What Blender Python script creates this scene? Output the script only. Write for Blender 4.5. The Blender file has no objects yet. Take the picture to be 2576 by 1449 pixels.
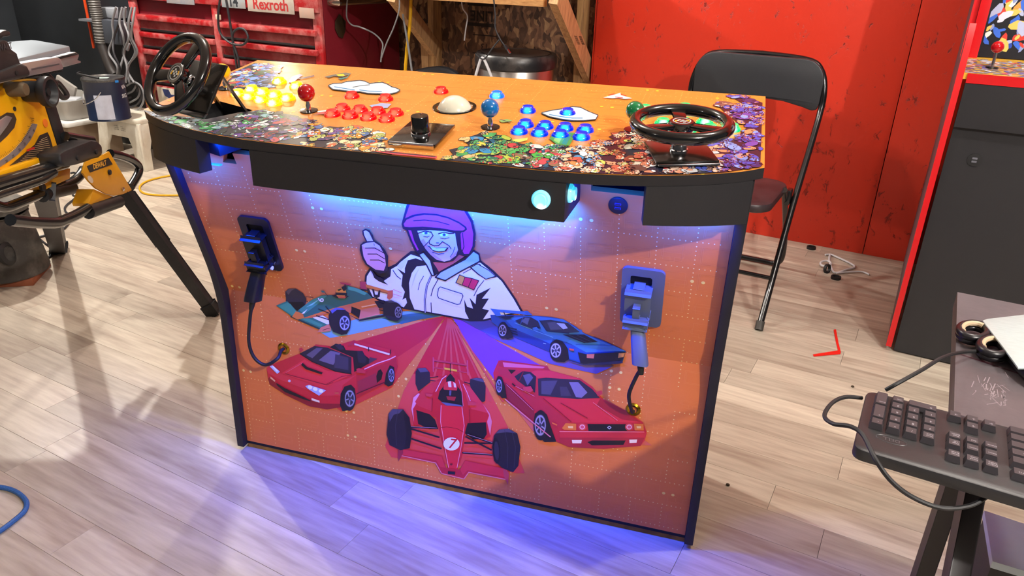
import bpy, bmesh, math, random
from mathutils import Vector, Matrix, geometry
random.seed(7)
S = bpy.context.scene
COL = S.collection
V = Vector

# ------------------------------------------------------------------ camera
CAM = V((1.163, -1.4063, 1.2574)); YAW, PITCH, ROLL, FPX = 0.275, 0.4223, 0.028, 1872.98
FW = V((-math.sin(YAW)*math.cos(PITCH), math.cos(YAW)*math.cos(PITCH), -math.sin(PITCH)))
_r = V((math.cos(YAW), math.sin(YAW), 0)); _u = _r.cross(FW)
RT = _r*math.cos(ROLL) + _u*math.sin(ROLL); UP = -_r*math.sin(ROLL) + _u*math.cos(ROLL)
cd = bpy.data.cameras.new('camera'); cam = bpy.data.objects.new('camera', cd); COL.objects.link(cam)
cd.sensor_width = 36; cd.lens = FPX*36/2576; cd.clip_start = 0.02
m = Matrix((RT, UP, -FW)).transposed().to_4x4(); m.translation = CAM; cam.matrix_world = m
S.camera = cam
# ------------------------------------------------------------------ light
S.view_settings.view_transform = 'Standard'; S.view_settings.look = 'None'
S.view_settings.gamma = 1; S.view_settings.use_curve_mapping = False
S.view_settings.exposure = 0.12
W = bpy.data.worlds.new('world'); S.world = W; W.use_nodes = True
W.node_tree.nodes['Background'].inputs[0].default_value = (1.0, 0.95, 0.92, 1)
W.node_tree.nodes['Background'].inputs[1].default_value = 0.12
def lamp(name, loc, watts, color=(1, .95, .89), radius=.035):
    l = bpy.data.lights.new(name, 'POINT'); l.energy = watts; l.color = color; l.shadow_soft_size = radius
    o = bpy.data.objects.new(name, l); COL.objects.link(o); o.location = loc; return o
def area(name, loc, target, sx, sy, watts, color, spread=180):
    l = bpy.data.lights.new(name, 'AREA'); l.shape = 'RECTANGLE'; l.size = sx; l.size_y = sy; l.energy = watts; l.color = color; l.spread = math.radians(spread)
    o = bpy.data.objects.new(name, l); COL.objects.link(o); o.location = loc
    d = (V(target)-V(loc)).normalized(); o.rotation_euler = d.to_track_quat('-Z', 'Y').to_euler(); return o
lamp('bulb_or_fill', (-0.2, 0.85, 2.55), 58)
lamp('bulb_or_fill', (1.95, 0.35, 2.55), 64)
lamp('bulb_or_fill', (-2.45, 1.72, 2.6), 235, (1, .95, .89))
lamp('bulb_or_fill', (2.93, -2.04, 2.55), 285, (1, .95, .9))
lamp('bulb_or_fill', (-1.22, 2.16, 1.88), 6, (1, .85, .62), .03)
lamp('bulb_or_fill', (-1.6, -2.2, 2.55), 14, (1, .95, .9))  # added fill light from the front left, no known bulb here

# ------------------------------------------------------------------ pixel rays onto real surfaces
def ray(u, v): return RT*((u-1288)/FPX) - UP*((v-724.5)/FPX) + FW
def onplane(u, v, n, c):
    d = ray(u, v); n = V(n); return CAM + d*((c-n.dot(CAM))/n.dot(d))
def onz(u, v, z=0.0): return onplane(u, v, (0, 0, 1), z)
TH = math.radians(-12.9)
WA = V((math.cos(TH), math.sin(TH), 0)); WB = V((-math.sin(TH), math.cos(TH), 0)); WO = V((1.333, 2.344, 0))
def rm(a, b, z): return WO + WA*a + WB*b + V((0, 0, z))           # room frame: a along the back wall, b towards it
def atb(u, v, b): return onplane(u, v, WB, WB.dot(WO)+b)
def ab(P): return ((P-WO).dot(WA), (P-WO).dot(WB))

# ------------------------------------------------------------------ materials
def lin(h):
    h = h.lstrip('#'); c = [int(h[i:i+2], 16)/255 for i in (0, 2, 4)]
    return tuple(x/12.92 if x <= .04045 else ((x+.055)/1.055)**2.4 for x in c) + (1,)
MC = {}
def mat(name, col, rough=.5, metal=0, var=0, vscale=8, bump=0, bscale=60, emit=None, estr=0, coat=0, trans=0, spec=.5, dust=None, dscale=3, stretch=None):
    if name in MC: return MC[name]
    M = bpy.data.materials.new(name); M.use_nodes = True; nt = M.node_tree; b = nt.nodes['Principled BSDF']
    c = lin(col); b.inputs['Base Color'].default_value = c; b.inputs['Roughness'].default_value = rough
    b.inputs['Metallic'].default_value = metal; b.inputs['Coat Weight'].default_value = coat
    b.inputs['Specular IOR Level'].default_value = spec
    if trans: b.inputs['Transmission Weight'].default_value = trans
    if emit: b.inputs['Emission Color'].default_value = lin(emit); b.inputs['Emission Strength'].default_value = estr
    if var or bump or dust:
        tc = nt.nodes.new('ShaderNodeTexCoord'); src = tc.outputs['Object']
        if stretch:
            mp = nt.nodes.new('ShaderNodeMapping'); mp.inputs['Scale'].default_value = stretch; nt.links.new(src, mp.inputs[0]); src = mp.outputs[0]
        cur = None
        if var:
            n = nt.nodes.new('ShaderNodeTexNoise'); n.inputs['Scale'].default_value = vscale; n.inputs['Detail'].default_value = 5; nt.links.new(src, n.inputs['Vector'])
            r = nt.nodes.new('ShaderNodeValToRGB'); r.color_ramp.elements[0].position = .3; r.color_ramp.elements[1].position = .7
            r.color_ramp.elements[0].color = tuple(x*(1-var) for x in c[:3])+(1,); r.color_ramp.elements[1].color = tuple(min(1, x*(1+var)) for x in c[:3])+(1,)
            nt.links.new(n.outputs['Fac'], r.inputs[0]); cur = r.outputs[0]
        if dust:
            n = nt.nodes.new('ShaderNodeTexNoise'); n.inputs['Scale'].default_value = dscale; n.inputs['Detail'].default_value = 8; n.inputs['Roughness'].default_value = .7; nt.links.new(src, n.inputs['Vector'])
            r = nt.nodes.new('ShaderNodeValToRGB'); r.color_ramp.elements[0].position = .45; r.color_ramp.elements[1].position = .75
            nt.links.new(n.outputs['Fac'], r.inputs[0])
            mx = nt.nodes.new('ShaderNodeMix'); mx.data_type = 'RGBA'; mx.inputs['A'].default_value = c; mx.inputs['B'].default_value = lin(dust)
            nt.links.new(r.outputs[0], mx.inputs['Factor'])
            if cur: nt.links.new(cur, mx.inputs['A'])
            cur = mx.outputs['Result']
        if cur: nt.links.new(cur, b.inputs['Base Color'])
        if bump:
            n = nt.nodes.new('ShaderNodeTexNoise'); n.inputs['Scale'].default_value = bscale; n.inputs['Detail'].default_value = 4; nt.links.new(src, n.inputs['Vector'])
            bp = nt.nodes.new('ShaderNodeBump'); bp.inputs['Strength'].default_value = bump; bp.inputs['Distance'].default_value = .004
            nt.links.new(n.outputs['Fac'], bp.inputs['Height']); nt.links.new(bp.outputs[0], b.inputs['Normal'])
    MC[name] = M; return M
def wood_mat(name, dark, light, grain=(2.2, 28, 28), rough=.45, objrand=.0, tint=None):
    if name in MC: return MC[name]
    M = bpy.data.materials.new(name); M.use_nodes = True; nt = M.node_tree; N = nt.nodes; L = nt.links; b = N['Principled BSDF']
    b.inputs['Roughness'].default_value = rough
    tc = N.new('ShaderNodeTexCoord'); oi = N.new('ShaderNodeObjectInfo')
    sc = N.new('ShaderNodeVectorMath'); sc.operation = 'SCALE'; sc.inputs[0].default_value = (31, 17, 9); L.new(oi.outputs['Random'], sc.inputs['Scale'])
    ad = N.new('ShaderNodeVectorMath'); ad.operation = 'ADD'; L.new(tc.outputs['Object'], ad.inputs[0]); L.new(sc.outputs[0], ad.inputs[1])
    mp = N.new('ShaderNodeMapping'); mp.inputs['Scale'].default_value = grain; L.new(ad.outputs[0], mp.inputs[0])
    n0 = N.new('ShaderNodeTexNoise'); n0.inputs['Scale'].default_value = .9; n0.inputs['Detail'].default_value = 2; L.new(mp.outputs[0], n0.inputs['Vector'])
    mul = N.new('ShaderNodeMath'); mul.operation = 'MULTIPLY'; mul.inputs[1].default_value = 14; L.new(n0.outputs['Fac'], mul.inputs[0])
    sn = N.new('ShaderNodeMath'); sn.operation = 'SINE'; L.new(mul.outputs[0], sn.inputs[0])
    n1 = N.new('ShaderNodeTexNoise'); n1.inputs['Scale'].default_value = 5; n1.inputs['Detail'].default_value = 6; L.new(mp.outputs[0], n1.inputs['Vector'])
    m1 = N.new('ShaderNodeMath'); m1.operation = 'MULTIPLY_ADD'; m1.inputs[1].default_value = .16; L.new(sn.outputs[0], m1.inputs[0]); L.new(n1.outputs['Fac'], m1.inputs[2])
    r = N.new('ShaderNodeValToRGB'); r.color_ramp.elements[0].position = .22; r.color_ramp.elements[1].position = .8
    r.color_ramp.elements[0].color = lin(dark); r.color_ramp.elements[1].color = lin(light); L.new(m1.outputs[0], r.inputs[0])
    out = r.outputs[0]
    if objrand:
        hs = N.new('ShaderNodeHueSaturation'); L.new(out, hs.inputs['Color'])
        mr = N.new('ShaderNodeMapRange'); mr.inputs['To Min'].default_value = 1-objrand; mr.inputs['To Max'].default_value = 1+objrand*.6
        L.new(oi.outputs['Random'], mr.inputs['Value']); L.new(mr.outputs[0], hs.inputs['Value']); out = hs.outputs[0]
    L.new(out, b.inputs['Base Color'])
    bp = N.new('ShaderNodeBump'); bp.inputs['Strength'].default_value = .12; bp.inputs['Distance'].default_value = .002
    L.new(m1.outputs[0], bp.inputs['Height']); L.new(bp.outputs[0], b.inputs['Normal'])
    MC[name] = M; return M
def osb_mat(name, cols, rough, bstr, flake=55):
    M = bpy.data.materials.new(name); M.use_nodes = True; nt = M.node_tree; N = nt.nodes; L = nt.links; b = N['Principled BSDF']
    b.inputs['Roughness'].default_value = rough
    tc = N.new('ShaderNodeTexCoord')
    nz = N.new('ShaderNodeTexNoise'); nz.inputs['Scale'].default_value = 9; nz.inputs['Detail'].default_value = 2; L.new(tc.outputs['Object'], nz.inputs['Vector'])
    mx = N.new('ShaderNodeVectorMath'); mx.operation = 'MULTIPLY_ADD'; mx.inputs[1].default_value = (.12, .12, .12); L.new(nz.outputs['Color'], mx.inputs[0]); L.new(tc.outputs['Object'], mx.inputs[2])
    mp = N.new('ShaderNodeMapping'); mp.inputs['Scale'].default_value = (1, 1, .38); mp.inputs['Rotation'].default_value = (0, .5, 0); L.new(mx.outputs[0], mp.inputs[0])
    vo = N.new('ShaderNodeTexVoronoi'); vo.inputs['Scale'].default_value = flake; L.new(mp.outputs[0], vo.inputs['Vector'])
    n2 = N.new('ShaderNodeTexNoise'); n2.inputs['Scale'].default_value = 26; n2.inputs['Detail'].default_value = 7; n2.inputs['Roughness'].default_value = .7; L.new(mp.outputs[0], n2.inputs['Vector'])
    if len(cols) == 2:                                                # painted sheet: flat paint, a few open pits
        pit = N.new('ShaderNodeValToRGB'); pit.color_ramp.elements[0].position = .345; pit.color_ramp.elements[1].position = .40; L.new(n2.outputs['Fac'], pit.inputs[0])
        mm = N.new('ShaderNodeMix'); mm.data_type = 'RGBA'; mm.inputs['A'].default_value = lin(cols[0]); mm.inputs['B'].default_value = lin(cols[1]); L.new(pit.outputs[0], mm.inputs['Factor'])
        L.new(mm.outputs['Result'], b.inputs['Base Color'])
        sep = N.new('ShaderNodeSeparateColor'); L.new(vo.outputs['Color'], sep.inputs[0])
        ad = N.new('ShaderNodeMath'); ad.operation = 'MULTIPLY_ADD'; ad.inputs[1].default_value = .18; L.new(sep.outputs[0], ad.inputs[0]); L.new(pit.outputs[0], ad.inputs[2]); hgt = ad.outputs[0]
    else:
        sep = N.new('ShaderNodeSeparateColor'); L.new(vo.outputs['Color'], sep.inputs[0])
        ad = N.new('ShaderNodeMath'); ad.operation = 'MULTIPLY_ADD'; ad.inputs[1].default_value = .55; L.new(sep.outputs[0], ad.inputs[0]); 
        m2 = N.new('ShaderNodeMath'); m2.operation = 'MULTIPLY'; m2.inputs[1].default_value = .6; L.new(n2.outputs['Fac'], m2.inputs[0]); L.new(m2.outputs[0], ad.inputs[2])
        r = N.new('ShaderNodeValToRGB'); e = r.color_ramp.elements
        e[0].color = lin(cols[0]); e[0].position = .2; e[1].color = lin(cols[-1]); e[1].position = .95
        for i, c in enumerate(cols[1:-1]):
            x = e.new(.2+.75*(i+1)/(len(cols)-1)); x.color = lin(c)
        L.new(ad.outputs[0], r.inputs[0]); L.new(r.outputs[0], b.inputs['Base Color']); hgt = ad.outputs[0]
    bp = N.new('ShaderNodeBump'); bp.inputs['Strength'].default_value = bstr; bp.inputs['Distance'].default_value = .003
    L.new(hgt, bp.inputs['Height']); L.new(bp.outputs[0], b.inputs['Normal'])
    MC[name] = M; return M

# ------------------------------------------------------------------ mesh helpers
def frame(d):
    d = V(d).normalized(); a = V((0, 0, 1)) if abs(d.z) < .9 else V((1, 0, 0))
    x = a.cross(d).normalized(); return x, d.cross(x), d
def box(bm, c, size, R=None, bev=0):
    r = bmesh.ops.create_cube(bm, size=1.0); vs = r['verts']
    for v in vs:
        p = V((v.co.x*size[0], v.co.y*size[1], v.co.z*size[2]))
        if R is not None: p = R @ p
        v.co = p + V(c)
    if bev:
        es = list({e for v in vs for e in v.link_edges}); bmesh.ops.bevel(bm, geom=es, offset=bev, segments=2, profile=.5, affect='EDGES')
    return bm
RZ = lambda a: Matrix.Rotation(a, 3, 'Z')
RX = lambda a: Matrix.Rotation(a, 3, 'X')
ROOM = RZ(TH)
def beam(bm, p, q, w, h, upv=(0, 0, 1), bev=0):                       # rectangular bar p..q
    p, q = V(p), V(q); d = (q-p); L = d.length; d.normalize(); x = V(upv).cross(d)
    if x.length < 1e-4: x = V((1, 0, 0)).cross(d)
    x.normalize(); y = d.cross(x); R = Matrix((x, y, d)).transposed()
    return box(bm, (p+q)/2, (w, h, L), R, bev)
def tube(bm, pts, r, seg=10, closed=False, caps=True, smooth=0):
    pts = [V(p) for p in pts]
    if smooth:
        n0 = len(pts); pts = spline(pts, smooth, closed)
        if isinstance(r, (list, tuple)): r = [r[min(i//smooth, n0-1)]+(r[min(i//smooth+1, n0-1)]-r[min(i//smooth, n0-1)])*(i % smooth)/smooth for i in range(len(pts))]
    n = len(pts); rings = []; prev = None
    for i, p in enumerate(pts):
        if closed: t = pts[(i+1) % n]-pts[i-1]
        else: t = pts[min(i+1, n-1)]-pts[max(i-1, 0)]
        t.normalize()
        if prev is None: x = frame(t)[0]
        else:
            x = prev - t*prev.dot(t)
            x = x.normalized() if x.length > 1e-6 else frame(t)[0]
        y = t.cross(x); prev = x
        rr = r[i] if isinstance(r, (list, tuple)) else r
        rings.append([bm.verts.new(p + (x*math.cos(2*math.pi*k/seg)+y*math.sin(2*math.pi*k/seg))*rr) for k in range(seg)])
    for i in range(n if closed else n-1):
        a, b = rings[i], rings[(i+1) % n]
        off = 0
        if closed and i == n-1:
            off = min(range(seg), key=lambda o: (a[0].co-b[o].co).length)
        for k in range(seg):
            bm.faces.new((a[k], a[(k+1) % seg], b[(k+1+off) % seg], b[(k+off) % seg]))
    if caps and not closed:
        bm.faces.new(rings[0][::-1]); bm.faces.new(rings[-1])
    return bm
def spline(p, k, closed=False):
    out = []; n = len(p)
    for i in range(n if closed else n-1):
        p0, p1, p2, p3 = (p[(i-1) % n], p[i], p[(i+1) % n], p[(i+2) % n]) if closed else (p[max(i-1, 0)], p[i], p[i+1], p[min(i+2, n-1)])
        for j in range(k):
            t = j/k
            out.append(.5*((2*p1)+(p2-p0)*t+(2*p0-5*p1+4*p2-p3)*t*t+(3*p1-p0-3*p2+p3)*t**3))
    if not closed: out.append(p[-1])
    return out
def lathe(bm, prof, c=(0, 0, 0), axis=(0, 0, 1), seg=24, xdir=None):   # prof: (radius, height) list
    x, y, d = frame(axis); c = V(c); rings = []
    for r, h in prof:
        if r < 1e-6: rings.append([bm.verts.new(c+d*h)])
        else: rings.append([bm.verts.new(c+d*h+(x*math.cos(2*math.pi*k/seg)+y*math.sin(2*math.pi*k/seg))*r) for k in range(seg)])
    for a, b in zip(rings, rings[1:]):
        for k in range(seg):
            k2 = (k+1) % seg
            if len(a) == 1 and len(b) == 1: continue
            if len(a) == 1: bm.faces.new((a[0], b[k2], b[k]))
            elif len(b) == 1: bm.faces.new((a[k], a[k2], b[0]))
            else: bm.faces.new((a[k], a[k2], b[k2], b[k]))
    return bm
def sphere(bm, c, r, seg=24, scale=(1, 1, 1)):
    q = bmesh.ops.create_uvsphere(bm, u_segments=seg, v_segments=seg//2, radius=r)
    for v in q['verts']: v.co = V((v.co.x*scale[0], v.co.y*scale[1], v.co.z*scale[2]))+V(c)
    return bm
def prism(bm, pts, vec, bev=0):                                       # polygon extruded by vec
    vec = V(vec); pts = [V(p) for p in pts]; n = len(pts)
    a = [bm.verts.new(p) for p in pts]; b = [bm.verts.new(p+vec) for p in pts]
    fs = []
    for t in geometry.tessellate_polygon([pts]):
        fs.append(bm.faces.new([a[i] for i in t])); fs.append(bm.faces.new([b[i] for i in reversed(t)]))
    for i in range(n): fs.append(bm.faces.new((a[i], a[(i+1) % n], b[(i+1) % n], b[i])))
    bmesh.ops.recalc_face_normals(bm, faces=fs)
    if bev:
        es = [e for e in {e for f in fs for e in f.edges} if e.calc_face_angle(0) > .5]
        bmesh.ops.bevel(bm, geom=es, offset=bev, segments=2, profile=.5, affect='EDGES')
    return bm
def BM(): return bmesh.new()
def obj(name, bm, m, parent=None, ang=40, recalc=True):
    if recalc: bmesh.ops.recalc_face_normals(bm, faces=bm.faces[:])
    me = bpy.data.meshes.new(name); bm.to_mesh(me); bm.free()
    for x in (m if isinstance(m, (list, tuple)) else [m]): me.materials.append(x)
    me.polygons.foreach_set('use_smooth', [True]*len(me.polygons)); me.set_sharp_from_angle(angle=math.radians(ang))
    o = bpy.data.objects.new(name, me); COL.objects.link(o)
    if parent is not None: child(o, parent)
    return o
def wmat(o):
    mm = o.matrix_basis.copy(); p = o.parent
    return (wmat(p) @ o.matrix_parent_inverse @ mm) if p else mm
def child(o, parent): o.parent = parent; o.matrix_parent_inverse = wmat(parent).inverted()
def tag(o, label, cat, group=None):
    o['label'] = label; o['category'] = cat
    if group: o['group'] = group
    return o
def thing(name, label, cat, loc=(0, 0, 0), group=None):
    o = bpy.data.objects.new(name, None); COL.objects.link(o); o.location = loc; o.empty_display_size = .05
    return tag(o, label, cat, group)
def struct(o): o['kind'] = 'structure'; return o
def dup(root, M):                                                     # copy a part and its pieces; M moves it (world)
    def rec(o, par):
        c = o.copy(); COL.objects.link(c); c.parent = par; c.matrix_parent_inverse = o.matrix_parent_inverse.copy()
        for ch in o.children: rec(ch, c)
        return c
    c = rec(root, root.parent); c.matrix_basis = M; return c
def text2d(s, size, bold=0.0, shear=0.0, spacing=1.0):
    cu = bpy.data.curves.new('t', 'FONT'); cu.body = s; cu.size = size; cu.align_x = 'CENTER'; cu.align_y = 'CENTER'; cu.offset = bold; cu.shear = shear; cu.space_character = spacing; cu.resolution_u = 3
    o = bpy.data.objects.new('t', cu); COL.objects.link(o); bpy.context.view_layer.update()
    dg = bpy.context.evaluated_depsgraph_get(); me = o.evaluated_get(dg).to_mesh()
    vs = [v.co.copy() for v in me.vertices]; fs = [list(p.vertices) for p in me.polygons]
    o.evaluated_get(dg).to_mesh_clear(); bpy.data.objects.remove(o); bpy.data.curves.remove(cu)
    return vs, fs
def text_on(bm, s, c, xd, yd, size, **k):                             # flat print of letters at c
    vs, fs = text2d(s, size, **k); c, xd, yd = V(c), V(xd).normalized(), V(yd).normalized()
    b = [bm.verts.new(c+xd*v.x+yd*v.y) for v in vs]
    for f in fs:
        try: bm.faces.new([b[i] for i in f])
        except ValueError: pass
    return bm

class Print:                                                          # flat print: coloured shapes laid on a surface
    def __init__(s, tosurf, gloss=.35): s.f = tosurf; s.bm = BM(); s.mats = []; s.k = 0; s.g = gloss
    def mi(s, col):
        M = mat('print_'+col+'_%d' % int(s.g*100), col, s.g)
        if M not in s.mats: s.mats.append(M)
        return s.mats.index(M)
    def raw(s, pts, col, step=True):                                  # pts already on the surface (s,t)
        if step: s.k += 1
        i = s.mi(col); p3 = [V((p[0], p[1], 0)) for p in pts]
        vs = [s.bm.verts.new((p.x, p.y, s.k)) for p in p3]
        for t in geometry.tessellate_polygon([p3]):
            try: f = s.bm.faces.new([vs[j] for j in t]); f.material_index = i
            except ValueError: pass
    def poly(s, pts, col, step=True): s.raw([s.f(*p) for p in pts], col, step)
    def ell(s, x, y, rx, ry, col, rot=0, n=18):
        c, q = math.cos(math.radians(rot)), math.sin(math.radians(rot))
        s.poly([(x+rx*math.cos(a)*c-ry*math.sin(a)*q, y+rx*math.cos(a)*q+ry*math.sin(a)*c) for a in [2*math.pi*i/n for i in range(n)]], col)
    def line(s, pts, w, col, closed=False):
        s.k += 1
        if closed: pts = list(pts)+[pts[0]]
        for (a, b), (c, d) in zip(pts, pts[1:]):
            L = math.hypot(c-a, d-b) or 1; nx, ny = -(d-b)/L*w/2, (c-a)/L*w/2; ex, ey = (c-a)/L*w*.3, (d-b)/L*w*.3
            s.poly([(a-ex+nx, b-ey+ny), (c+ex+nx, d+ey+ny), (c+ex-nx, d+ey-ny), (a-ex-nx, b-ey-ny)], col, False)
    def shape(s, pts, col, w=5, oc='#15131c'): s.poly(pts, col); s.line(pts, w, oc, True)
    def text(s, t, x, y, size, col, ang=0, bold=0, shear=0, flip=True):
        s.k += 1; vs, fs = text2d(t, size, bold, shear); i = s.mi(col); c, q = math.cos(math.radians(ang)), math.sin(math.radians(ang))
        b = []
        for v in vs:
            X, Y = v.x, -v.y; p = s.f(x+X*c-Y*q, y+X*q+Y*c); b.append(s.bm.verts.new((p[0], p[1], s.k)))
        for f in fs:
            try: g = s.bm.faces.new([b[j] for j in f]); g.material_index = i
            except ValueError: pass
    def done(s, name, parent, mapf, base=.0003, lift=.00006, knee=None):
        if knee is not None: bmesh.ops.bisect_plane(s.bm, geom=s.bm.verts[:]+s.bm.edges[:]+s.bm.faces[:], plane_co=(0, knee, 0), plane_no=(0, 1, 0), dist=1e-6)
        for v in s.bm.verts: v.co = mapf(v.co.x, v.co.y, base+lift*v.co.z)
        return obj(name, s.bm, s.mats, parent, recalc=False)
def crop(x0, y0, sc): return lambda pts: [(x0+x/sc, y0+y/sc) for x, y in pts]
def P(s): return [tuple(float(t) for t in q.split(',')) for q in s.split()]

# ================================================================== THE ROOM
BLACK = mat('black_melamine', '#17161a', .55, bump=.06, bscale=300)
BLACKG = mat('black_gloss', '#08080a', .12, coat=.6)
CHROME = mat('chrome', '#d8d8dc', .12, 1)
STEEL = mat('brushed_steel', '#b9b2ac', .28, 1, var=.08, vscale=30, stretch=(1, 1, .05))
RUBBER = mat('black_rubber', '#141416', .6)
fl = BM(); box(fl, (0, 0, 0), (13, 9, .05)); FLOOR = struct(obj('floor', fl, mat('underlay', '#4a4038', .8)))
FLOOR.location = rm(-1.2, -2.6, -.0301); FLOOR.rotation_euler.z = TH
PLANKM = wood_mat('laminate', '#a09080', '#c9beac', (1.5, 14, 14), .38, .22)
PW = .1105
pm = []
for L in (1.38, 1.12, .86):
    b = BM(); box(b, (0, 0, -.0025), (L-.0008, PW-.0007, .005), bev=.0004)
    me = bpy.data.meshes.new('plank'); b.to_mesh(me); b.free(); me.materials.append(PLANKM); pm.append((L, me))
def infl(P_):
    q = P_-CAM; d = q.dot(FW)
    if d < .2: return False
    return -150 < 1288+FPX*q.dot(RT)/d < 2726 and -60 < 724.5-FPX*q.dot(UP)/d < 1600
a0, b0 = ab(V((.445, -.263, 0)))
prng = random.Random(11); rest = BM(); NP = 0
for k in range(-40, 36):
    bb = b0 + (k+.5)*PW
    if bb > .1: break
    x = a0 - 5.8 + prng.uniform(0, 1.2)
    if k == 0: x = a0 - 1.12*5
    while x < 2.9:
        L, me = pm[1] if k == 0 else prng.choice(pm)
        cxx = x+L/2; x += L
        if not any(infl(rm(cxx+L*t/2, bb, 0)) for t in (-1, -.5, 0, .5, 1)) or NP >= 298:
            if cxx-L/2 > -6.2: box(rest, (cxx, bb, -.0025), (L-.0008, PW-.0007, .005))
            continue
        NP += 1
        o = bpy.data.objects.new('plank', me); COL.objects.link(o); o.location = rm(cxx, bb, 0); o.rotation_euler.z = TH; child(o, FLOOR)
o = obj('plank_field', rest, PLANKM); o.location = WO; o.rotation_euler.z = TH; o['kind'] = 'stuff'; child(o, FLOOR)
# walls ------------------------------------------------------------
RED = osb_mat('red_painted_osb', ['#8e2012', '#d8351e'], .42, .45, 42)
OSB = osb_mat('raw_osb', ['#2a1c16', '#54392a', '#7c5840', '#b08a62'], .75, .35, 48)
DARK = mat('dark_wall_paint', '#2b2f33', .5, var=.5, vscale=1.4, bump=.15, bscale=4)
WR = struct(obj('wall_back', box(BM(), (0, 0, 0), (9.9, .05, 2.7)), mat('stud_wall', '#2b2420', .9)))
WR.location = rm(-1.35, .135, 1.35); WR.rotation_euler.z = TH
def sheet(a1, a2, b1, th, z1, z2, m, par=WR):
    o = obj('osb_sheet', box(BM(), (0, 0, 0), (a2-a1-.003, th, z2-z1), bev=.0015), m); o.location = rm((a1+a2)/2, b1+th/2, (z1+z2)/2); o.rotation_euler.z = TH; child(o, par); return o
sheet(-.905, .54, 0, .012, 0, 2.69, RED); sheet(.54, 1.76, 0, .012, 0, 2.69, RED); sheet(1.76, 2.98, 0, .012, 0, 2.69, RED)
o = obj('wall_return', box(BM(), (0, 0, 0), (.012, .09, 2.69)), RED); o.location = rm(-.911, .055, 1.345); o.rotation_euler.z = TH; child(o, WR)
osb = sheet(-2.33, -.92, .095, .011, 0, 2.69, OSB); osb2 = sheet(-3.55, -2.33, .095, .011, 0, 2.69, OSB); sheet(-4.72, -3.55, .06, .03, 0, 2.69, DARK); sheet(-6.2, -4.72, .06, .03, 0, 2.69, DARK)
PINE = wood_mat('pine_stud', '#a97c50', '#d9ad78', (3, 30, 3), .6)
for a in (-1.93, -1.0):
    o = obj('stud', box(BM(), (0, 0, 0), (.038, .085, 2.69), bev=.002), wood_mat('pine_upright', '#8a6440', '#c59a64', (30, 30, 3), .6)); o.location = rm(a, .05, 1.345); o.rotation_euler.z = TH; child(o, WR)
b = BM()
c = rm(-1.64, .0935, .935); yd = V((0, 0, -1)); text_on(b, 'LINE', c, -WA, yd, .075, bold=.002)
for z, h, w in ((.995, .022, .19), (.885, .018, .19)): box(b, rm(-1.64, .0945, z), (w, .0006, h), ROOM)
text_on(b, '13', rm(-1.62, .0935, .77), -WA, yd, .05)
for dz in (-.05, .05): box(b, rm(-1.62, .0945, .78+dz), (.16, .0006, .005), ROOM)
text_on(b, '5', rm(-1.63, .0935, .63), -WA, yd, .05)
for da, dz, w, h in ((0, .05, .1, .006), (0, -.05, .1, .006), (-.05, 0, .006, .1), (.05, 0, .006, .1)): box(b, rm(-1.63+da, .0945, .63+dz), (w, .0006, h), ROOM)
obj('stamp', b, mat('stamp_ink', '#20140e', .8), osb)
WL = struct(obj('wall_left', box(BM(), (0, 0, 0), (.05, 6.5, 2.7)), DARK)); WL.location = rm(-6.23, -3.0, 1.35); WL.rotation_euler.z = TH
ce = struct(obj('ceiling', box(BM(), (0, 0, 0), (9.9, 6.6, .05)), mat('ceiling_paint', '#cfc8c0', .8))); ce.location = rm(-1.35, -3.1, 2.75); ce.rotation_euler.z = TH

# ================================================================== THE MAIN CABINET
CW = 1.22
CAB = thing('arcade_cabinet', 'wide orange pedestal arcade cabinet with racing artwork and lit control deck', 'arcade cabinet', (CW/2, .15, 0))
def prof_side():
    pts = [(0, .012)]
    for i in range(9):                                               # soft waist
        t = i/8; p0, p1, p2 = V((.0085, .37)), V((.0115, .475)), V((-.019, .575))
        q = p0*(1-t)**2+p1*2*t*(1-t)+p2*t*t; pts.append((q.x, q.y))
    pts += [(-.1205, .917), (.295, .970), (.295, .012)]
    return pts
for x in (0, CW-.02):
    b = BM(); prism(b, [V((x, y, z)) for y, z in prof_side()], (.02, 0, 0), bev=.0012)
    obj('side_panel', b, BLACK, CAB)
# front panel: bent sheet, two planes
LY0, LZ0, KY, KZ, TY, TZ = .018, .022, .029, .472, -.105, .925
TK = math.hypot(KY-LY0, KZ-LZ0); TT = TK+math.hypot(TY-KY, TZ-KZ)
nl = V((0, -(KZ-LZ0), KY-LY0)).normalized(); nu = V((0, -(TZ-KZ), TY-KY)).normalized()
def pan(s, t, h=0.0):
    if t <= TK: f = t/TK; return V((s, LY0+(KY-LY0)*f, LZ0+(KZ-LZ0)*f))+nl*h
    f = (t-TK)/(TT-TK); return V((s, KY+(TY-KY)*f, KZ+(TZ-KZ)*f))+nu*h
def topan(u, v):
    p = onplane(u, v, nl, nl.dot(V((0, KY, KZ))))
    if p.z <= KZ: return (p.x, (p.z-LZ0)/(KZ-LZ0)*TK)
    p = onplane(u, v, nu, nu.dot(V((0, KY, KZ)))); return (p.x, TK+(p.z-KZ)/(TZ-KZ)*(TT-TK))
tz = lambda z: TK+(z-KZ)/(TZ-KZ)*(TT-TK)
ORANGE = mat('orange_laminate', '#da7636', .34, var=.05, vscale=3)
out = [(.0205, 0), (1.1995, 0), (1.1995, tz(.905)), (1.085, tz(.905)), (1.085, tz(.861)), (.937, tz(.861)), (.937, tz(.905)), (.235, tz(.905)), (.235, tz(.858)), (.1695, tz(.858)), (.1715, tz(.833)), (.138, tz(.834)), (.148, tz(.855)), (.0205, tz(.854))]
b = BM(); p3 = [V((s, t, 0)) for s, t in out]; vs = [b.verts.new(p) for p in p3]
for t in geometry.tessellate_polygon([p3]): b.faces.new([vs[i] for i in t])
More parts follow.
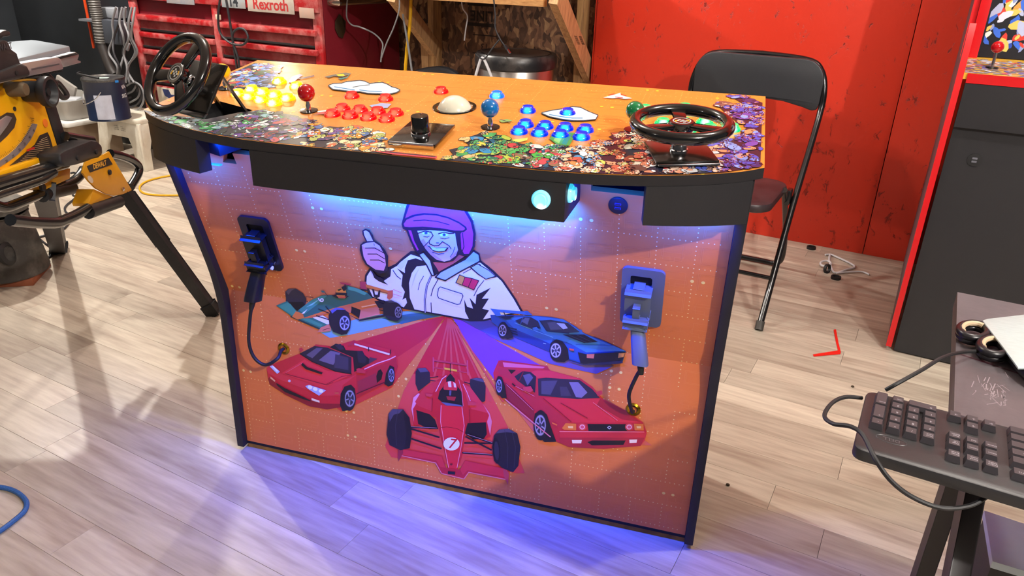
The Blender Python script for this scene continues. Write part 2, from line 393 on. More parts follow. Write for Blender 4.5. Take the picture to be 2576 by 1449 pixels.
ex = bmesh.ops.extrude_face_region(b, geom=b.faces[:]); 
for v in [g for g in ex['geom'] if isinstance(g, bmesh.types.BMVert)]: v.co.z = -.016
bmesh.ops.bisect_plane(b, geom=b.verts[:]+b.edges[:]+b.faces[:], plane_co=(0, TK, 0), plane_no=(0, 1, 0), dist=1e-6)
for v in b.verts: v.co = pan(v.co.x, v.co.y, v.co.z)
FP = obj('front_panel', b, ORANGE, CAB, ang=8)
b = BM(); box(b, (CW/2, .03, .011), (1.18, .02, .02)); obj('plinth', b, mat('raw_board_edge', '#8a6428', .8, var=.3, vscale=40), CAB)
b = BM(); box(b, (CW/2, .026, .0185), (1.18, .016, .008)); obj('base_strip', b, mat('gap_black', '#050506', .7), CAB)
b = BM(); box(b, (CW/2, .287, .49), (1.18, .016, .955)); obj('back_panel', b, BLACK, CAB)

# deck ---------------------------------------------------------------
DM = .12333; DN = V((0, -DM, 1)).normalized(); DC = .9922-DM*.3057
dz = lambda y: DC+DM*y
DYV = DN.cross(V((1, 0, 0)))                                            # up-slope direction on the deck
def dk(x, y, h=0.0): return V((x, y, dz(y)))+DN*h
def todk(u, v): p = onplane(u, v, V((0, -DM, 1)), DC); return (p.x, p.y)
half = [(-.012, -.113), (.012, -.133), (.035, -.1475), (.062, -.160), (.088, -.1715), (.115, -.181), (.15, -.1925), (.188, -.202), (.235, -.2115), (.29, -.219), (.35, -.2225)]
front = half + [(CW-x, y) for x, y in reversed(half)]
outline = [(-.012, .305)] + front + [(CW+.012, .305)]
LWC, LWA = V((.140, -.100)), math.radians(-19)
def lw(x, y): c, s = math.cos(LWA), math.sin(LWA); return (LWC.x+x*c-y*s, LWC.y+x*s+y*c)
hole = [lw(-.052, -.035), lw(.058, -.035), lw(.058, .062), lw(-.052, .062)]
b = BM(); es = []
for loop in (outline, hole):
    vs = [b.verts.new((x, y, 0)) for x, y in loop]; es += [b.edges.new((vs[i], vs[(i+1) % len(vs)])) for i in range(len(vs))]
bmesh.ops.triangle_fill(b, edges=es, use_beauty=True)
cxy = V(lw(.003, .013)).to_2d() if False else V((lw(.003, .013)[0], lw(.003, .013)[1], 0))
ins = [f for f in b.faces if abs((RZ(-LWA) @ (f.calc_center_median()-V((LWC.x, LWC.y, 0)))).x-.003) < .054 and abs((RZ(-LWA) @ (f.calc_center_median()-V((LWC.x, LWC.y, 0)))).y-.0135) < .048]
bmesh.ops.delete(b, geom=ins, context='FACES_ONLY')
ex = bmesh.ops.extrude_face_region(b, geom=b.faces[:])
for v in [g for g in ex['geom'] if isinstance(g, bmesh.types.BMVert)]: v.co.z = -.019
for v in b.verts: v.co = dk(v.co.x, v.co.y, v.co.z)
bmesh.ops.recalc_face_normals(b, faces=b.faces[:])
for f in b.faces: f.material_index = 0 if f.normal.dot(DN) > .9 else 1
DECKO = mat('deck_orange', '#d98a38', .27, var=.04, vscale=4)
DECK = obj('control_deck', b, [DECKO, BLACK], CAB, ang=30)
# apron boxes under the deck
def solid(name, loop, z0, m=BLACK, par=CAB):
    b = BM(); lo = [b.verts.new((x, y, z0)) for x, y in loop]; hi = [b.verts.new((x, y, dk(x, y, -.0195).z)) for x, y in loop]
    n = len(loop); p3 = [V((x, y, 0)) for x, y in loop]
    for t in geometry.tessellate_polygon([p3]): b.faces.new([lo[i] for i in t]); b.faces.new([hi[i] for i in t])
    for i in range(n): b.faces.new((lo[i], lo[(i+1) % n], hi[(i+1) % n], hi[i]))
    return obj(name, b, m, par, ang=25)
def cy(x):
    for (x0, y0), (x1, y1) in zip(front, front[1:]):
        if x0 <= x <= x1: return y0+(y1-y0)*(x-x0)/(x1-x0)
xs = [.003, .02, .05, .08, .11, .14, .172]
wl = [(x, cy(x)+.0015) for x in xs]
inner = [(.172+.006, cy(.172)+.032)] + [(x+.012, cy(x)+.034) for x in (.14, .11, .08, .05)] + [(.021, -.095), (.003, -.095)]
solid('deck_wing', wl+inner, .843); solid('deck_wing', [(CW-x, y) for x, y in wl+inner], .843)
cb = [(x, cy(x)+.0008) for x in (.308, .33, .35, .87, .89, .917)] + [(.917, -.085), (.308, -.085)]
BOX = solid('deck_box', cb, .8395)
# led strips behind the apron
LED = mat('led_blue', '#1030ff', .4, emit='#0a3cff', estr=10)
for x0, x1, y, z in ((.03, .165, -.120, .8385), (.33, .90, -.100, .835), (1.06, 1.19, -.120, .8385)):
    b = BM(); box(b, ((x0+x1)/2, y, z+.0025), (x1-x0, .008, .003)); obj('led_strip', b, LED, CAB)
LC_ = (.0, .05, 1)
area('led_light', (.615, -.112, .8335), (.615, -.050, .765), .57, .010, 24, LC_, 124)
area('led_light', (.0975, -.120, .837), (.12, -.06, .70), .13, .010, 1.7, LC_)
area('led_light', (1.1225, -.120, .837), (1.10, -.06, .70), .13, .010, 1.7, LC_)
for x in (.235, .985): area('led_light', (x, -.15, .893), (x, -.075, .78), .12, .010, 1.0, LC_)

# ------------------------------------------------------------------ flat print: maze of pellets
def maze(pr, x0, x1, y0, y1, p, rr, skip=.28, dotc='#f6d98a', linec='#e08548', big='#f2cf6a', keep=lambda x, y: True):
    nx, ny = int((x1-x0)/p), int((y1-y0)/p); pr.k = 1
    cw, ch = 7, 6; dots = set(); bigs = set()
    for j in range(0, ny, ch):
        for i in range(0, nx, cw):
            if rr.random() > skip: dots.update((i+k, j) for k in range(cw+1))
            if rr.random() > skip: dots.update((i, j+k) for k in range(ch+1))
            if rr.random() < .16:
                q = (i, j+rr.randint(1, 3)); bigs.add(q); bigs.add((q[0]+2, q[1]))
            w = rr.choice((4, 5, 5)); h = rr.choice((2, 3, 4)); ox, oy = x0+(i+1)*p, y0+(j+1)*p
            for g in (0, .28*p):
                R = [(ox+g, oy+g), (ox+w*p-g, oy+g), (ox+w*p-g, oy+h*p-g), (ox+g, oy+h*p-g)]
                if rr.random() < .3: R = [(ox+g, oy+2*p*.5+g), (ox+w*p*.4-g, oy+p+g), (ox+w*p*.4-g, oy+g), (ox+w*p*.6+g, oy+g), (ox+w*p*.6+g, oy+p+g), (ox+w*p-g, oy+p+g), (ox+w*p-g, oy+2*p-g), (ox+g, oy+2*p-g)]
                for (a, b_), (c, d) in zip(R, R[1:]+R[:1]):
                    if not (keep(a, b_) and keep(c, d)): continue
                    L = math.hypot(c-a, d-b_) or 1; t = p*.035; ex, ey = -(d-b_)/L*t, (c-a)/L*t
                    pr.raw([(a+ex, b_+ey), (c+ex, d+ey), (c-ex, d-ey), (a-ex, b_-ey)], linec, False)
    pr.k = 2
    for i, j in dots:
        x, y = x0+i*p, y0+j*p
        if x > x1 or y > y1 or (i, j) in bigs or not keep(x, y): continue
        r = p*.115; pr.raw([(x-r, y-r*.4), (x-r*.4, y-r), (x+r*.4, y-r), (x+r, y-r*.4), (x+r, y+r*.4), (x+r*.4, y+r), (x-r*.4, y+r), (x-r, y+r*.4)], dotc, False)
    for i, j in bigs:
        x, y = x0+i*p, y0+j*p
        if x > x1 or y > y1 or not keep(x, y): continue
        r = p*.36; pr.raw([(x+r*math.cos(k*math.pi/5), y+r*math.sin(k*math.pi/5)) for k in range(10)], big, False)
pr = Print(topan); maze(pr, .036, 1.185, .012, TT-.1, .0105, random.Random(3))
pr.done('maze_print', FP, pan, knee=TK)

# ------------------------------------------------------------------ flat print: speed rays
BASE = .00045
pr = Print(topan)
pr.poly([(1112, 786), (1056, 778), (905, 800), (800, 832), (830, 850), (880, 842), (1118, 794)], '#6f9a98')
pr.poly([(1112, 787), (1080, 783), (960, 800), (1010, 815), (1116, 793)], '#2f5d58')
pr.poly([(1123, 793), (959, 840), (860, 868), (700, 925), (860, 1035), (985, 975), (1086, 842)], '#d0352c')
pr.poly([(1123, 793), (1000, 828), (900, 858), (990, 905), (1086, 842)], '#c01d28')
pr.poly([(1123, 794), (1084, 860), (1016, 983), (969, 1122), (985, 1150), (1300, 1190), (1320, 1190), (1276, 1070), (1166, 860), (1132, 795)], '#d8433a')
pr.poly([(1123, 794), (1084, 860), (1040, 940), (1220, 965), (1166, 860), (1132, 795)], '#c81c26')
pr.poly([(1135, 795), (1173, 860), (1340, 1083), (1420, 1090), (1330, 960), (1390, 935), (1255, 860), (1142, 795)], '#7a3a9a')
pr.poly([(1250, 965), (1340, 1083), (1420, 1115), (1640, 1120), (1600, 1090), (1370, 1000)], '#d06050')
pr.poly([(1145, 795), (1240, 850), (1385, 915), (1500, 940), (1545, 920), (1400, 870), (1260, 810), (1210, 800)], '#5c4a78')
pr.poly([(1145, 795), (1210, 832), (1300, 862), (1260, 815), (1210, 800)], '#45406e')
for k in range(7):
    t = k/6; pr.poly([(1126+4*t, 800), (1130+4*t, 800), (1080+190*t, 1010), (1074+190*t, 1010)], '#d2463e')
pr.done('ray_print', FP, pan, BASE, knee=TK)

# ------------------------------------------------------------------ flat print: waving racing driver
K = '#14121c'; pr = Print(topan); C = crop(860, 480, 4.026)
def pp(s, col): pr.poly(C(P(s)), col)
def ln(s, w, col=K, closed=False): pr.line(C(P(s)), w/4.026, col, closed)
pp('790,612 700,608 620,670 550,735 480,768 290,768 238,850 230,940 290,1085 640,1195 1000,1262 1300,1320 1440,1318 1840,1225 1765,1090 1640,905 1540,805 1480,755 1412,705 1395,630 1340,598 1200,640', K)
pp('700,640 620,700 560,758 500,792 495,855 430,895 345,855 300,792 256,862 250,930 315,1070 640,1180 1000,1245 1250,1292 1430,1300 1810,1215 1740,1090 1620,912 1525,825 1400,722 1000,822 940,860 880,700', '#ece6ee')
pp('670,700 750,680 860,720 870,750 760,762 710,830 682,930 690,1080 740,1205 620,1190 662,1130 650,1080 615,1100 640,1020 605,960 618,850 560,780 640,830 640,780', K)
pp('560,758 600,715 640,690 665,690 640,760 600,800', '#d6d4ee')
pp('1240,1095 1270,1170 1330,1190 1295,1080 1355,1145 1365,1050 1510,978 1420,1090 1490,1088 1425,1190 1492,1208 1420,1315 1290,1300 1250,1220', K)
pp('300,800 360,850 470,950 380,915 330,880', K)
pp('700,1000 760,830 800,760 740,850', '#cfcbd8')
ln('905,862 862,960 842,1100 846,1228', 20); ln('905,862 862,960 842,1100 846,1228', 9, '#b8b4c2')
ln('980,885 925,985 905,1060', 8); ln('905,1130 910,1235', 8); ln('830,860 790,930 775,1000', 6); ln('1440,905 1380,980 1340,1060', 7)
ln('1230,830 1400,740 1440,800 1380,840 1300,770', 7); ln('1380,840 1460,890 1570,865', 7); ln('520,800 560,860 600,890', 7)
pp('780,640 830,618 900,700 940,850 915,856 860,745', '#bfc8f2'); ln('780,640 830,618 900,700 940,850 915,856 860,745', 13, K, True)
pp('1335,605 1392,640 1402,708 1200,815 1050,905 950,872 1000,818 1250,690', '#a9bdf4'); ln('1335,605 1392,640 1402,708 1200,815 1050,905 950,872 1000,818 1250,690', 14, K, True)
pp('1310,772 1375,735 1490,800 1560,860 1460,890 1385,838', '#a9bdf4'); ln('1310,772 1375,735 1490,800 1560,860 1460,890 1385,838', 8, K, True)
pp('925,720 1060,700 1190,635 1250,655 1130,735 985,815 955,770', '#c0523c')
pp('925,720 960,770 985,815 950,850 935,800', K)
pp('1195,845 1250,868 1220,950 1157,926', '#d99a3c'); pp('1250,868 1390,905 1340,1000 1220,950', '#d02840')
ln('1195,845 1250,868 1320,882 1390,905 1340,1000 1280,972 1220,950 1157,926', 7, K, True); ln('1250,868 1220,950', 6); ln('1320,885 1282,972', 6)
ln('1000,968 1220,1038 1230,1060 1200,1140 1172,1146 985,1082 970,1055 982,985', 7, K, True)
# helmet
pp('655,150 690,70 800,5 950,-28 1100,0 1205,85 1275,205 1332,300 1358,430 1350,560 1305,642 1245,658 1190,640 1130,705 1045,724 960,716 890,672 830,602 790,640 742,605 690,490 655,395 622,380 608,332 628,255', K)
pp('685,150 722,75 812,20 950,-8 1090,18 1185,102 1250,212 1308,312 1262,395 640,365 630,335 650,255', '#d8305e')
pp('1308,312 1334,430 1326,555 1290,632 1242,634 1214,585 1205,430 1230,398 1268,380', '#d8305e')
pp('676,392 706,396 736,500 782,592 768,600 720,510', '#d8305e')
ln('1225,420 1240,560 1225,600', 8)
pp('610,332 640,275 720,238 830,220 960,228 1080,258 1190,308 1262,358 1272,386 1240,412 1150,412 1000,387 820,372 680,382 630,378', K)
pp('630,330 660,287 740,254 840,237 960,244 1080,274 1185,323 1245,366 1250,382 1228,396 1150,396 1000,371 820,356 690,363 641,358', '#dc3a68')
ln('730,297 840,290 970,304 1092,338', 8)
pp('768,398 900,392 1060,404 1150,424 1165,520 1180,592 1160,650 1100,695 1040,712 960,690 900,640 850,580 800,500', '#eab8a0')
pp('800,500 850,580 900,640 960,690 1040,712 1010,690 940,640 880,560 830,480', '#d89078'); pp('1100,695 1160,650 1180,592 1150,620 1110,660', '#d89078')
for sx in ('812,418 850,404 898,420 862,437 828,434', '988,432 1040,418 1088,440 1050,457 1005,452'): pp(sx, '#e8f0ff')
for x, y in ((856, 420), (1040, 438)): pr.ell(860+x/4.026, 480+y/4.026, 4.2, 3.6, '#3a6ac0'); pr.ell(860+x/4.026, 480+y/4.026, 1.8, 1.8, K)
ln('778,422 812,410 850,400 905,412', 8); ln('982,428 1040,412 1095,425 1140,422', 8); ln('830,455 870,460 890,450', 5); ln('1000,470 1050,478 1090,466', 5)
ln('905,405 928,445 888,500 890,528 940,550 985,545 1020,512', 8); ln('960,520 985,520', 6)
ln('880,510 835,558', 7); ln('1020,505 1090,548 1110,580', 7); ln('920,612 980,634 1040,628', 6); ln('1150,560 1130,620 1100,665', 5)
pp('868,545 940,572 1088,566 1062,602 990,614 930,602', K); pp('898,557 960,574 1066,572 1045,598 985,605 925,591', '#dcecff')
# thumb-up hand
pp('212,395 245,378 285,392 318,440 332,492 392,532 442,592 474,652 472,795 440,822 388,832 318,795 248,742 212,682 186,592 190,540 222,512 250,508 214,432', K)
pp('226,402 248,392 280,412 322,500 262,502 232,440', '#eab8a0'); pp('206,542 250,520 330,510 388,548 438,640 452,742 430,802 345,790 262,732 226,662', '#d89078')
pp('206,542 250,520 330,510 388,548 410,590 330,560 240,572', '#eab8a0')
ln('242,572 340,572 432,622', 7); ln('268,632 360,632 440,682', 7); ln('292,692 382,692 436,722', 7); ln('330,525 335,545', 5)
ln('300,790 350,862 430,895 488,855 492,785', 16)
pr.done('driver_print', FP, pan, BASE+.0006, lift=.00003, knee=TK)['label'] = 'picture of a helmeted racing driver giving a thumbs up'

# ------------------------------------------------------------------ flat print: five racing cars
def wheel(pr, C, x, y, rx, ry, dx, tx, rimc='#8a8894', spokes=5, rot=0):
    cx, cyy = C([(x, y)])[0]; sc = C([(1, 0)])[0][0]-C([(0, 0)])[0][0]
    pr.ell(cx, cyy, rx*sc, ry*sc, '#17151b', rot, 24)
    hx = cx+dx*sc; r1, r2 = rx*sc*tx, ry*sc*.72
    pr.ell(hx, cyy, r1, r2, '#4a4650', rot); pr.ell(hx, cyy, r1*.93, r2*.93, rimc, rot); pr.ell(hx, cyy, r1*.76, r2*.76, '#2a2830', rot)
    for k in range(spokes):
        a = 2*math.pi*k/spokes+.4; pr.line([(hx, cyy), (hx+r1*.8*math.cos(a), cyy+r2*.8*math.sin(a))], r1*.22, rimc)
    pr.ell(hx, cyy, r1*.2, r2*.2, '#3a3840', rot)
def car(name, label, x0, y0, sc, fn):
    pr = Print(topan); C = crop(x0, y0, sc)
    def q(s, col): pr.poly(C(P(s)), col)
    def l(s, w, col=K, closed=False): pr.line(C(P(s)), w/sc, col, closed)
    fn(pr, C, q, l); o = pr.done(name, FP, pan, BASE+.0010, lift=.00004, knee=TK); o['label'] = label
def green(pr, C, q, l):
    q('1012,158 1090,150 1090,195 1030,190', '#20181a')
    q('1015,105 1070,105 1085,182 1020,172', '#b03a3c'); q('1070,128 1322,200 1312,230 1075,168', '#d8762a'); q('1075,168 1312,230 1310,222 1076,160', '#8a3a20')
    q('1285,190 1332,185 1332,250 1300,276 1274,264', '#d0603a'); q('1130,172 1150,250 1175,262 1205,250 1212,185 1195,188 1185,232 1160,228 1150,178', '#1c1820')
    q('300,200 332,172 400,170 470,215 502,270 490,335 430,385 340,375 305,290', '#2b2528'); q('320,300 470,300 490,335 430,385 340,375', '#0c0b0e'); q('305,200 335,175 395,172 360,190 330,230', '#5a4c48')
    q('212,335 318,292 425,402 738,508 640,555 352,432', '#2f6e4c'); q('232,342 322,306 350,320 420,412 660,520 640,540 360,425', '#3f8a60'); q('352,432 640,555 630,568 350,445', '#1c3a2c'); q('560,450 660,430 735,480 738,510 700,515', '#e8dcec')
    q('608,592 640,546 740,505 736,580', '#cf7650'); l('660,572 700,558 725,552', 6, '#7a2a2a')
    q('365,440 430,375 560,275 650,235 780,232 850,150 900,140 1000,170 1090,210 1140,262 1110,312 950,322 700,382 480,452', '#2c6248')
    q('430,375 560,275 640,240 700,240 600,330 480,420', '#3c8660'); q('900,145 1000,172 1085,212 1060,235 980,200 905,180', '#4a9a70')
    q('470,455 700,378 920,318 1150,258 1205,290 1208,412 1020,460 930,405 740,402 560,452', '#d8702c'); q('640,420 920,322 935,400 740,402 560,452 470,458', '#cc6238')
    q('365,442 402,390 470,412 482,452 420,470', '#d8742e'); q('455,412 515,368 480,412', '#f0e8e0'); q('500,350 640,262 560,330', '#7cc09c')
    q('1015,372 1200,338 1206,420 1008,466', '#cf7048'); q('935,340 1022,372 1010,455 930,402', '#120e12'); q('1030,340 1180,312 1182,322 1035,352', '#f2b070')
    q('895,410 1015,482 1255,440 1255,418 1012,470', '#140f14'); q('1155,290 1250,280 1245,350 1200,360', '#18141a')
    q('745,236 800,222 915,240 880,262 790,258', '#120f14'); pr.ell(*C([(835, 208)])[0], 13.2, 12.8, '#e0892c'); q('782,205 895,210 890,235 790,232', '#141018'); q('800,180 830,168 850,172 815,192', '#241a14'); q('845,172 880,178 870,192', '#241a14'); q('800,240 890,245 870,262 815,260', '#c8502c')
    q('838,152 885,138 892,172 858,192', '#141a18'); q('822,106 932,124 926,136 840,124', '#b82c34'); l('875,128 872,145', 8); q('640,188 665,186 690,205 655,206', '#346a50'); l('682,206 712,240', 5, '#20302a')
    l('620,365 720,405', 7); l('690,340 735,395', 7); l('600,430 725,470', 8); l('500,245 570,252', 5); l('490,285 520,290', 5); l('1195,300 1250,320', 7); l('1200,370 1245,380', 7)
    pr.text('6', *C([(645, 275)])[0], 22, '#ece6e6', -72, .3)
    q('720,430 738,380 790,348 850,354 910,400 932,470 926,550 892,606 842,614 762,582 725,510', '#1a171e'); q('738,380 790,348 850,354 880,375 800,372 752,410', '#56527a')
    wheel(pr, C, 868, 500, 62, 100, 4, .82, '#9a98b4')
    q('1238,330 1265,285 1320,276 1390,308 1428,370 1418,452 1380,482 1300,468 1245,422', '#191619'); q('1265,285 1320,276 1375,300 1300,300', '#4a4440'); wheel(pr, C, 1385, 392, 42, 80, 2, .85, '#8c8890')
    l('1340,172 1420,205', 5, '#e07848'); l('1340,215 1420,240', 5, '#e07848'); l('1330,240 1400,255', 4, '#e8a080')
car('formula_car_print', 'picture of a green and orange formula car', 640, 680, 3.814, green)
def convert(pr, C, q, l):
    q('120,935 150,908 440,795 592,714 720,730 850,700 918,680 960,668 1332,765 1372,832 1380,920 1352,1000 1250,1087 980,1232 832,1312 700,1332 530,1302 300,1192 150,1092 135,1040', '#c8202a')
    q('135,1040 150,1092 300,1192 530,1302 700,1332 832,1312 822,1278 640,1275 400,1195 222,1095 148,1020', '#8e1820')
    q('120,935 150,912 260,990 640,1115 880,1040 980,1000 850,1100 830,1200 640,1200 500,1140 260,1050 135,985', '#d2303a')
    q('480,850 700,960 940,990 720,1100 640,1115 260,985', '#dc3038'); q('150,910 440,798 490,850 270,980', '#c4242c')
    q('980,1000 1180,920 1300,870 1360,830 1376,920 1350,1000 1250,1085 985,1225', '#b41c28'); q('992,1062 1172,980 1186,1082 1000,1182', '#9a2430'); l('1060,945 1180,890 1300,850 1355,822', 9, '#f0a8b0')
    q('438,795 592,718 692,734 934,828 934,988 780,962 560,872', '#241e28'); q('500,810 600,740 660,745 560,840', '#5a5058'); q('620,860 735,768 830,790 760,905', '#6a5e68'); q('780,800 905,835 905,955 770,930', '#3c343e')
    l('592,716 720,732 945,828 952,990', 16, '#c8242e'); l('440,797 560,874 782,966 936,992', 7, '#140e12')
    q('726,736 785,700 860,720 880,762 1012,770 1112,850 1100,892 962,972 950,832', '#161218'); q('775,712 832,704 866,752 820,762', '#2a242c'); q('990,772 1040,768 1082,850 1060,890 1000,880', '#241e26'); q('1110,830 1185,845 1100,895', '#4a2c34')
    q('898,716 960,668 978,700 1302,790 1332,766 1306,818 962,716 905,722', '#b02030'); q('964,696 1306,796 1296,810 964,712', '#e8c8d0'); l('1100,735 1100,770', 10, '#221418'); l('1312,760 1306,800', 9, '#221418')
    q('1190,960 1215,944 1236,980 1222,1042 1180,1076 1174,1010', '#140c10')
    q('826,1290 832,1180 870,1110 930,1092 968,1130 980,1232 940,1330 850,1348', '#161217'); wheel(pr, C, 916, 1225, 62, 118, 4, .82, '#8e8a94', 5)
    q('1252,1085 1268,985 1305,905 1345,925 1352,1010 1330,1095 1290,1110', '#161217'); wheel(pr, C, 1316, 1002, 36, 92, 3, .8, '#8a8690', 5)
    q('494,1105 530,1093 694,1145 626,1197 518,1130', '#a8b0d8'); 
    for x, y in ((540, 1115), (590, 1133), (645, 1152)): pr.ell(*C([(x, y)])[0], 6, 4.6, '#f2f4ff', 20)
    q('153,915 182,904 252,966 226,988', '#b8bce0'); q('175,915 190,912 235,958 222,968', '#f0f2ff')
    q('214,1072 300,1125 482,1210 548,1245 540,1250 470,1228 300,1162 225,1096', '#120c10'); q('555,1218 632,1245 632,1264 555,1240', '#efd8b0'); q('163,1012 208,1050 203,1064 160,1030', '#e8a878')
    q('456,902 470,880 512,920 662,975 652,992 500,942', '#1a1016'); pr.ell(*C([(343, 1055)])[0], 3.6, 3.2, '#d8b8c0'); l('300,985 700,1092 760,1070', 5, '#8a1420'); l('310,975 470,880', 5, '#e06068'); l('700,1085 850,1010 940,998', 5, '#9a1822'); l('985,1180 1150,1110 1250,1070', 9, '#5a1018')
    q('985,940 1010,930 1076,955 1070,982 990,976', '#c42a34'); q('436,745 458,734 480,756 450,782', '#c03034'); q('775,1165 815,1162 818,1175 780,1178', '#c85838')
car('roadster_print', 'picture of a red open sports car', 640, 680, 3.814, convert)
def redf1(pr, C, q, l):
    for s in ('575,163 906,214 906,231 575,183', '575,236 906,288 906,300 575,250'): q(s, '#c03038')
    l('575,183 906,231', 5, '#6a1420'); q('568,143 582,148 582,292 568,282', '#c84048'); q('894,168 908,174 914,322 900,312', '#c84048'); q('680,242 802,264 800,282 680,260', '#e0a82c'); l('738,205 738,290', 7, '#301018')
    q('405,282 425,250 500,244 540,290 547,382 432,472 405,400', '#241e26'); q('425,252 500,246 530,280 450,290', '#4e4650'); q('930,352 990,340 1050,350 1077,420 1072,562 1050,577 950,502 925,400', '#241e26'); q('935,352 990,342 1050,352 1062,385 980,365', '#4e4650')
    l('545,340 620,330', 8); l('545,365 600,372', 6); l('870,380 930,400', 8)
    q('735,288 790,318 850,370 930,430 1050,590 1115,680 1137,760 1122,900 1062,932 900,770 882,850 852,1080 802,1232 720,1232 690,1080 640,870 602,722 420,650 442,802 385,792 364,640 384,530 480,440 600,370 690,308', '#c41a24')
    q('384,530 430,490 480,500 410,590 380,640 390,770 365,640', '#e89098'); q('1050,590 1115,680 1137,760 1120,895 1090,760 1110,700', '#e07880'); q('480,440 600,370 640,380 570,480 560,660 430,610 400,570', '#cc2a32'); q('860,400 930,430 1050,590 1100,680 940,640 900,560', '#d0303a')
    q('412,650 540,690 592,742 622,832 540,832 430,782', '#120c12'); q('905,776 1080,766 1088,880 1062,922 960,932 880,872', '#120c12')
    q('650,600 850,620 872,800 842,1000 802,1222 720,1216 680,1000 640,760', '#d8232c'); l('650,605 645,760 685,1000 722,1200', 6, '#f09098'); l('850,622 872,800 842,1000 803,1200', 6, '#f09098'); l('645,818 700,810 800,825 865,860', 4, '#7a0e18')
    q('700,340 740,298 782,350 782,402 700,396', '#161018'); q('636,470 690,400 790,400 850,480 866,612 700,606 620,540', '#141016'); l('600,470 660,350 700,320', 8, '#e8a0a8'); l('862,400 900,480 930,560', 6, '#e8a0a8'); l('820,360 850,470 862,610', 6, '#e07078')
    pr.ell(*C([(740, 435)])[0], 17.5, 17, '#d02a30'); q('715,378 745,372 750,430 722,428', '#e8c8c8'); q('768,380 790,395 795,432 775,430', '#e8c8c8'); q('672,452 808,462 800,518 690,508', '#120e16'); q('730,460 750,462 745,510 728,508', '#5a5264'); q('700,515 795,522 780,560 715,552', '#a02028')
    q('650,572 720,580 840,600 862,616 700,604', '#5a5a70'); l('690,560 830,590', 6, '#0c0a10')
    q('268,1018 280,1082 600,1152 652,1252 760,1292 872,1306 912,1242 1282,1312 1272,1210 880,1130 832,1217 700,1202 660,1086 292,1018', '#b81a26'); q('285,1025 655,1092 690,1200 640,1190 605,1130 270,1075', '#cc2a34'); q('880,1135 1268,1215 1275,1290 905,1225 860,1270 835,1222', '#cc2a34'); l('272,1085 600,1155 655,1255 870,1308 915,1244 1280,1314', 8, '#e08088')
    q('238,1030 282,922 288,1060 243,1142', '#9a2430'); q('1234,1118 1302,1260 1292,1362 1252,1280', '#b83a44')
    for s in ('360,810 612,822', '360,825 632,908', '370,922 652,1016', '900,882 1142,962', '878,962 1142,966', '860,1056 1142,1076', '890,902 1132,1028'): l(s, 15, '#161016'); 
    for s in ('365,806 610,818', '905,880 1140,957', '865,1052 1140,1071'): l(s, 4, '#b08890')
    q('130,880 150,680 190,635 290,640 350,720 372,870 352,1012 262,1032 160,982', '#1c171e'); q('150,680 190,637 285,642 250,680 200,690 160,760', '#4a4250'); q('290,660 350,725 370,870 350,1010 300,1020 320,870', '#0e0b10'); l('240,640 215,800 225,985', 5, '#38323c')
    q('1142,1000 1160,890 1210,832 1300,824 1382,870 1412,1000 1392,1180 1342,1242 1240,1202 1160,1132', '#1c171e'); q('1175,870 1215,832 1300,826 1370,868 1280,858', '#4a4250'); pr.ell(*C([(1182, 1035)])[0], 9.5, 33, '#0c0a0e', -4); pr.ell(*C([(1184, 1035)])[0], 6, 24, '#2c2630', -4); l('1260,835 1292,1000 1285,1200', 5, '#38323c'); l('1330,845 1365,1000 1350,1200', 5, '#38323c')
    q('503,484 572,495 552,522 508,512', '#c8363e'); q('908,560 988,574 986,602 908,600', '#c8363e'); l('570,530 565,660', 4, '#7a0e18'); l('925,640 930,780', 4, '#7a0e18')
    pr.ell(*C([(752, 970)])[0], 20.5, 16.5, '#efe8ee'); pr.text('7', *C([(752, 970)])[0], 34, '#c41a24', 5, .6, .25)
    q('718,1230 786,1236 786,1264 718,1258', '#150f14'); pr.ell(*C([(750, 1165)])[0], 3.2, 2.6, '#7a1018')
car('formula_car_print', 'picture of a red formula car with number 7', 940, 860, 3.8125, redf1)
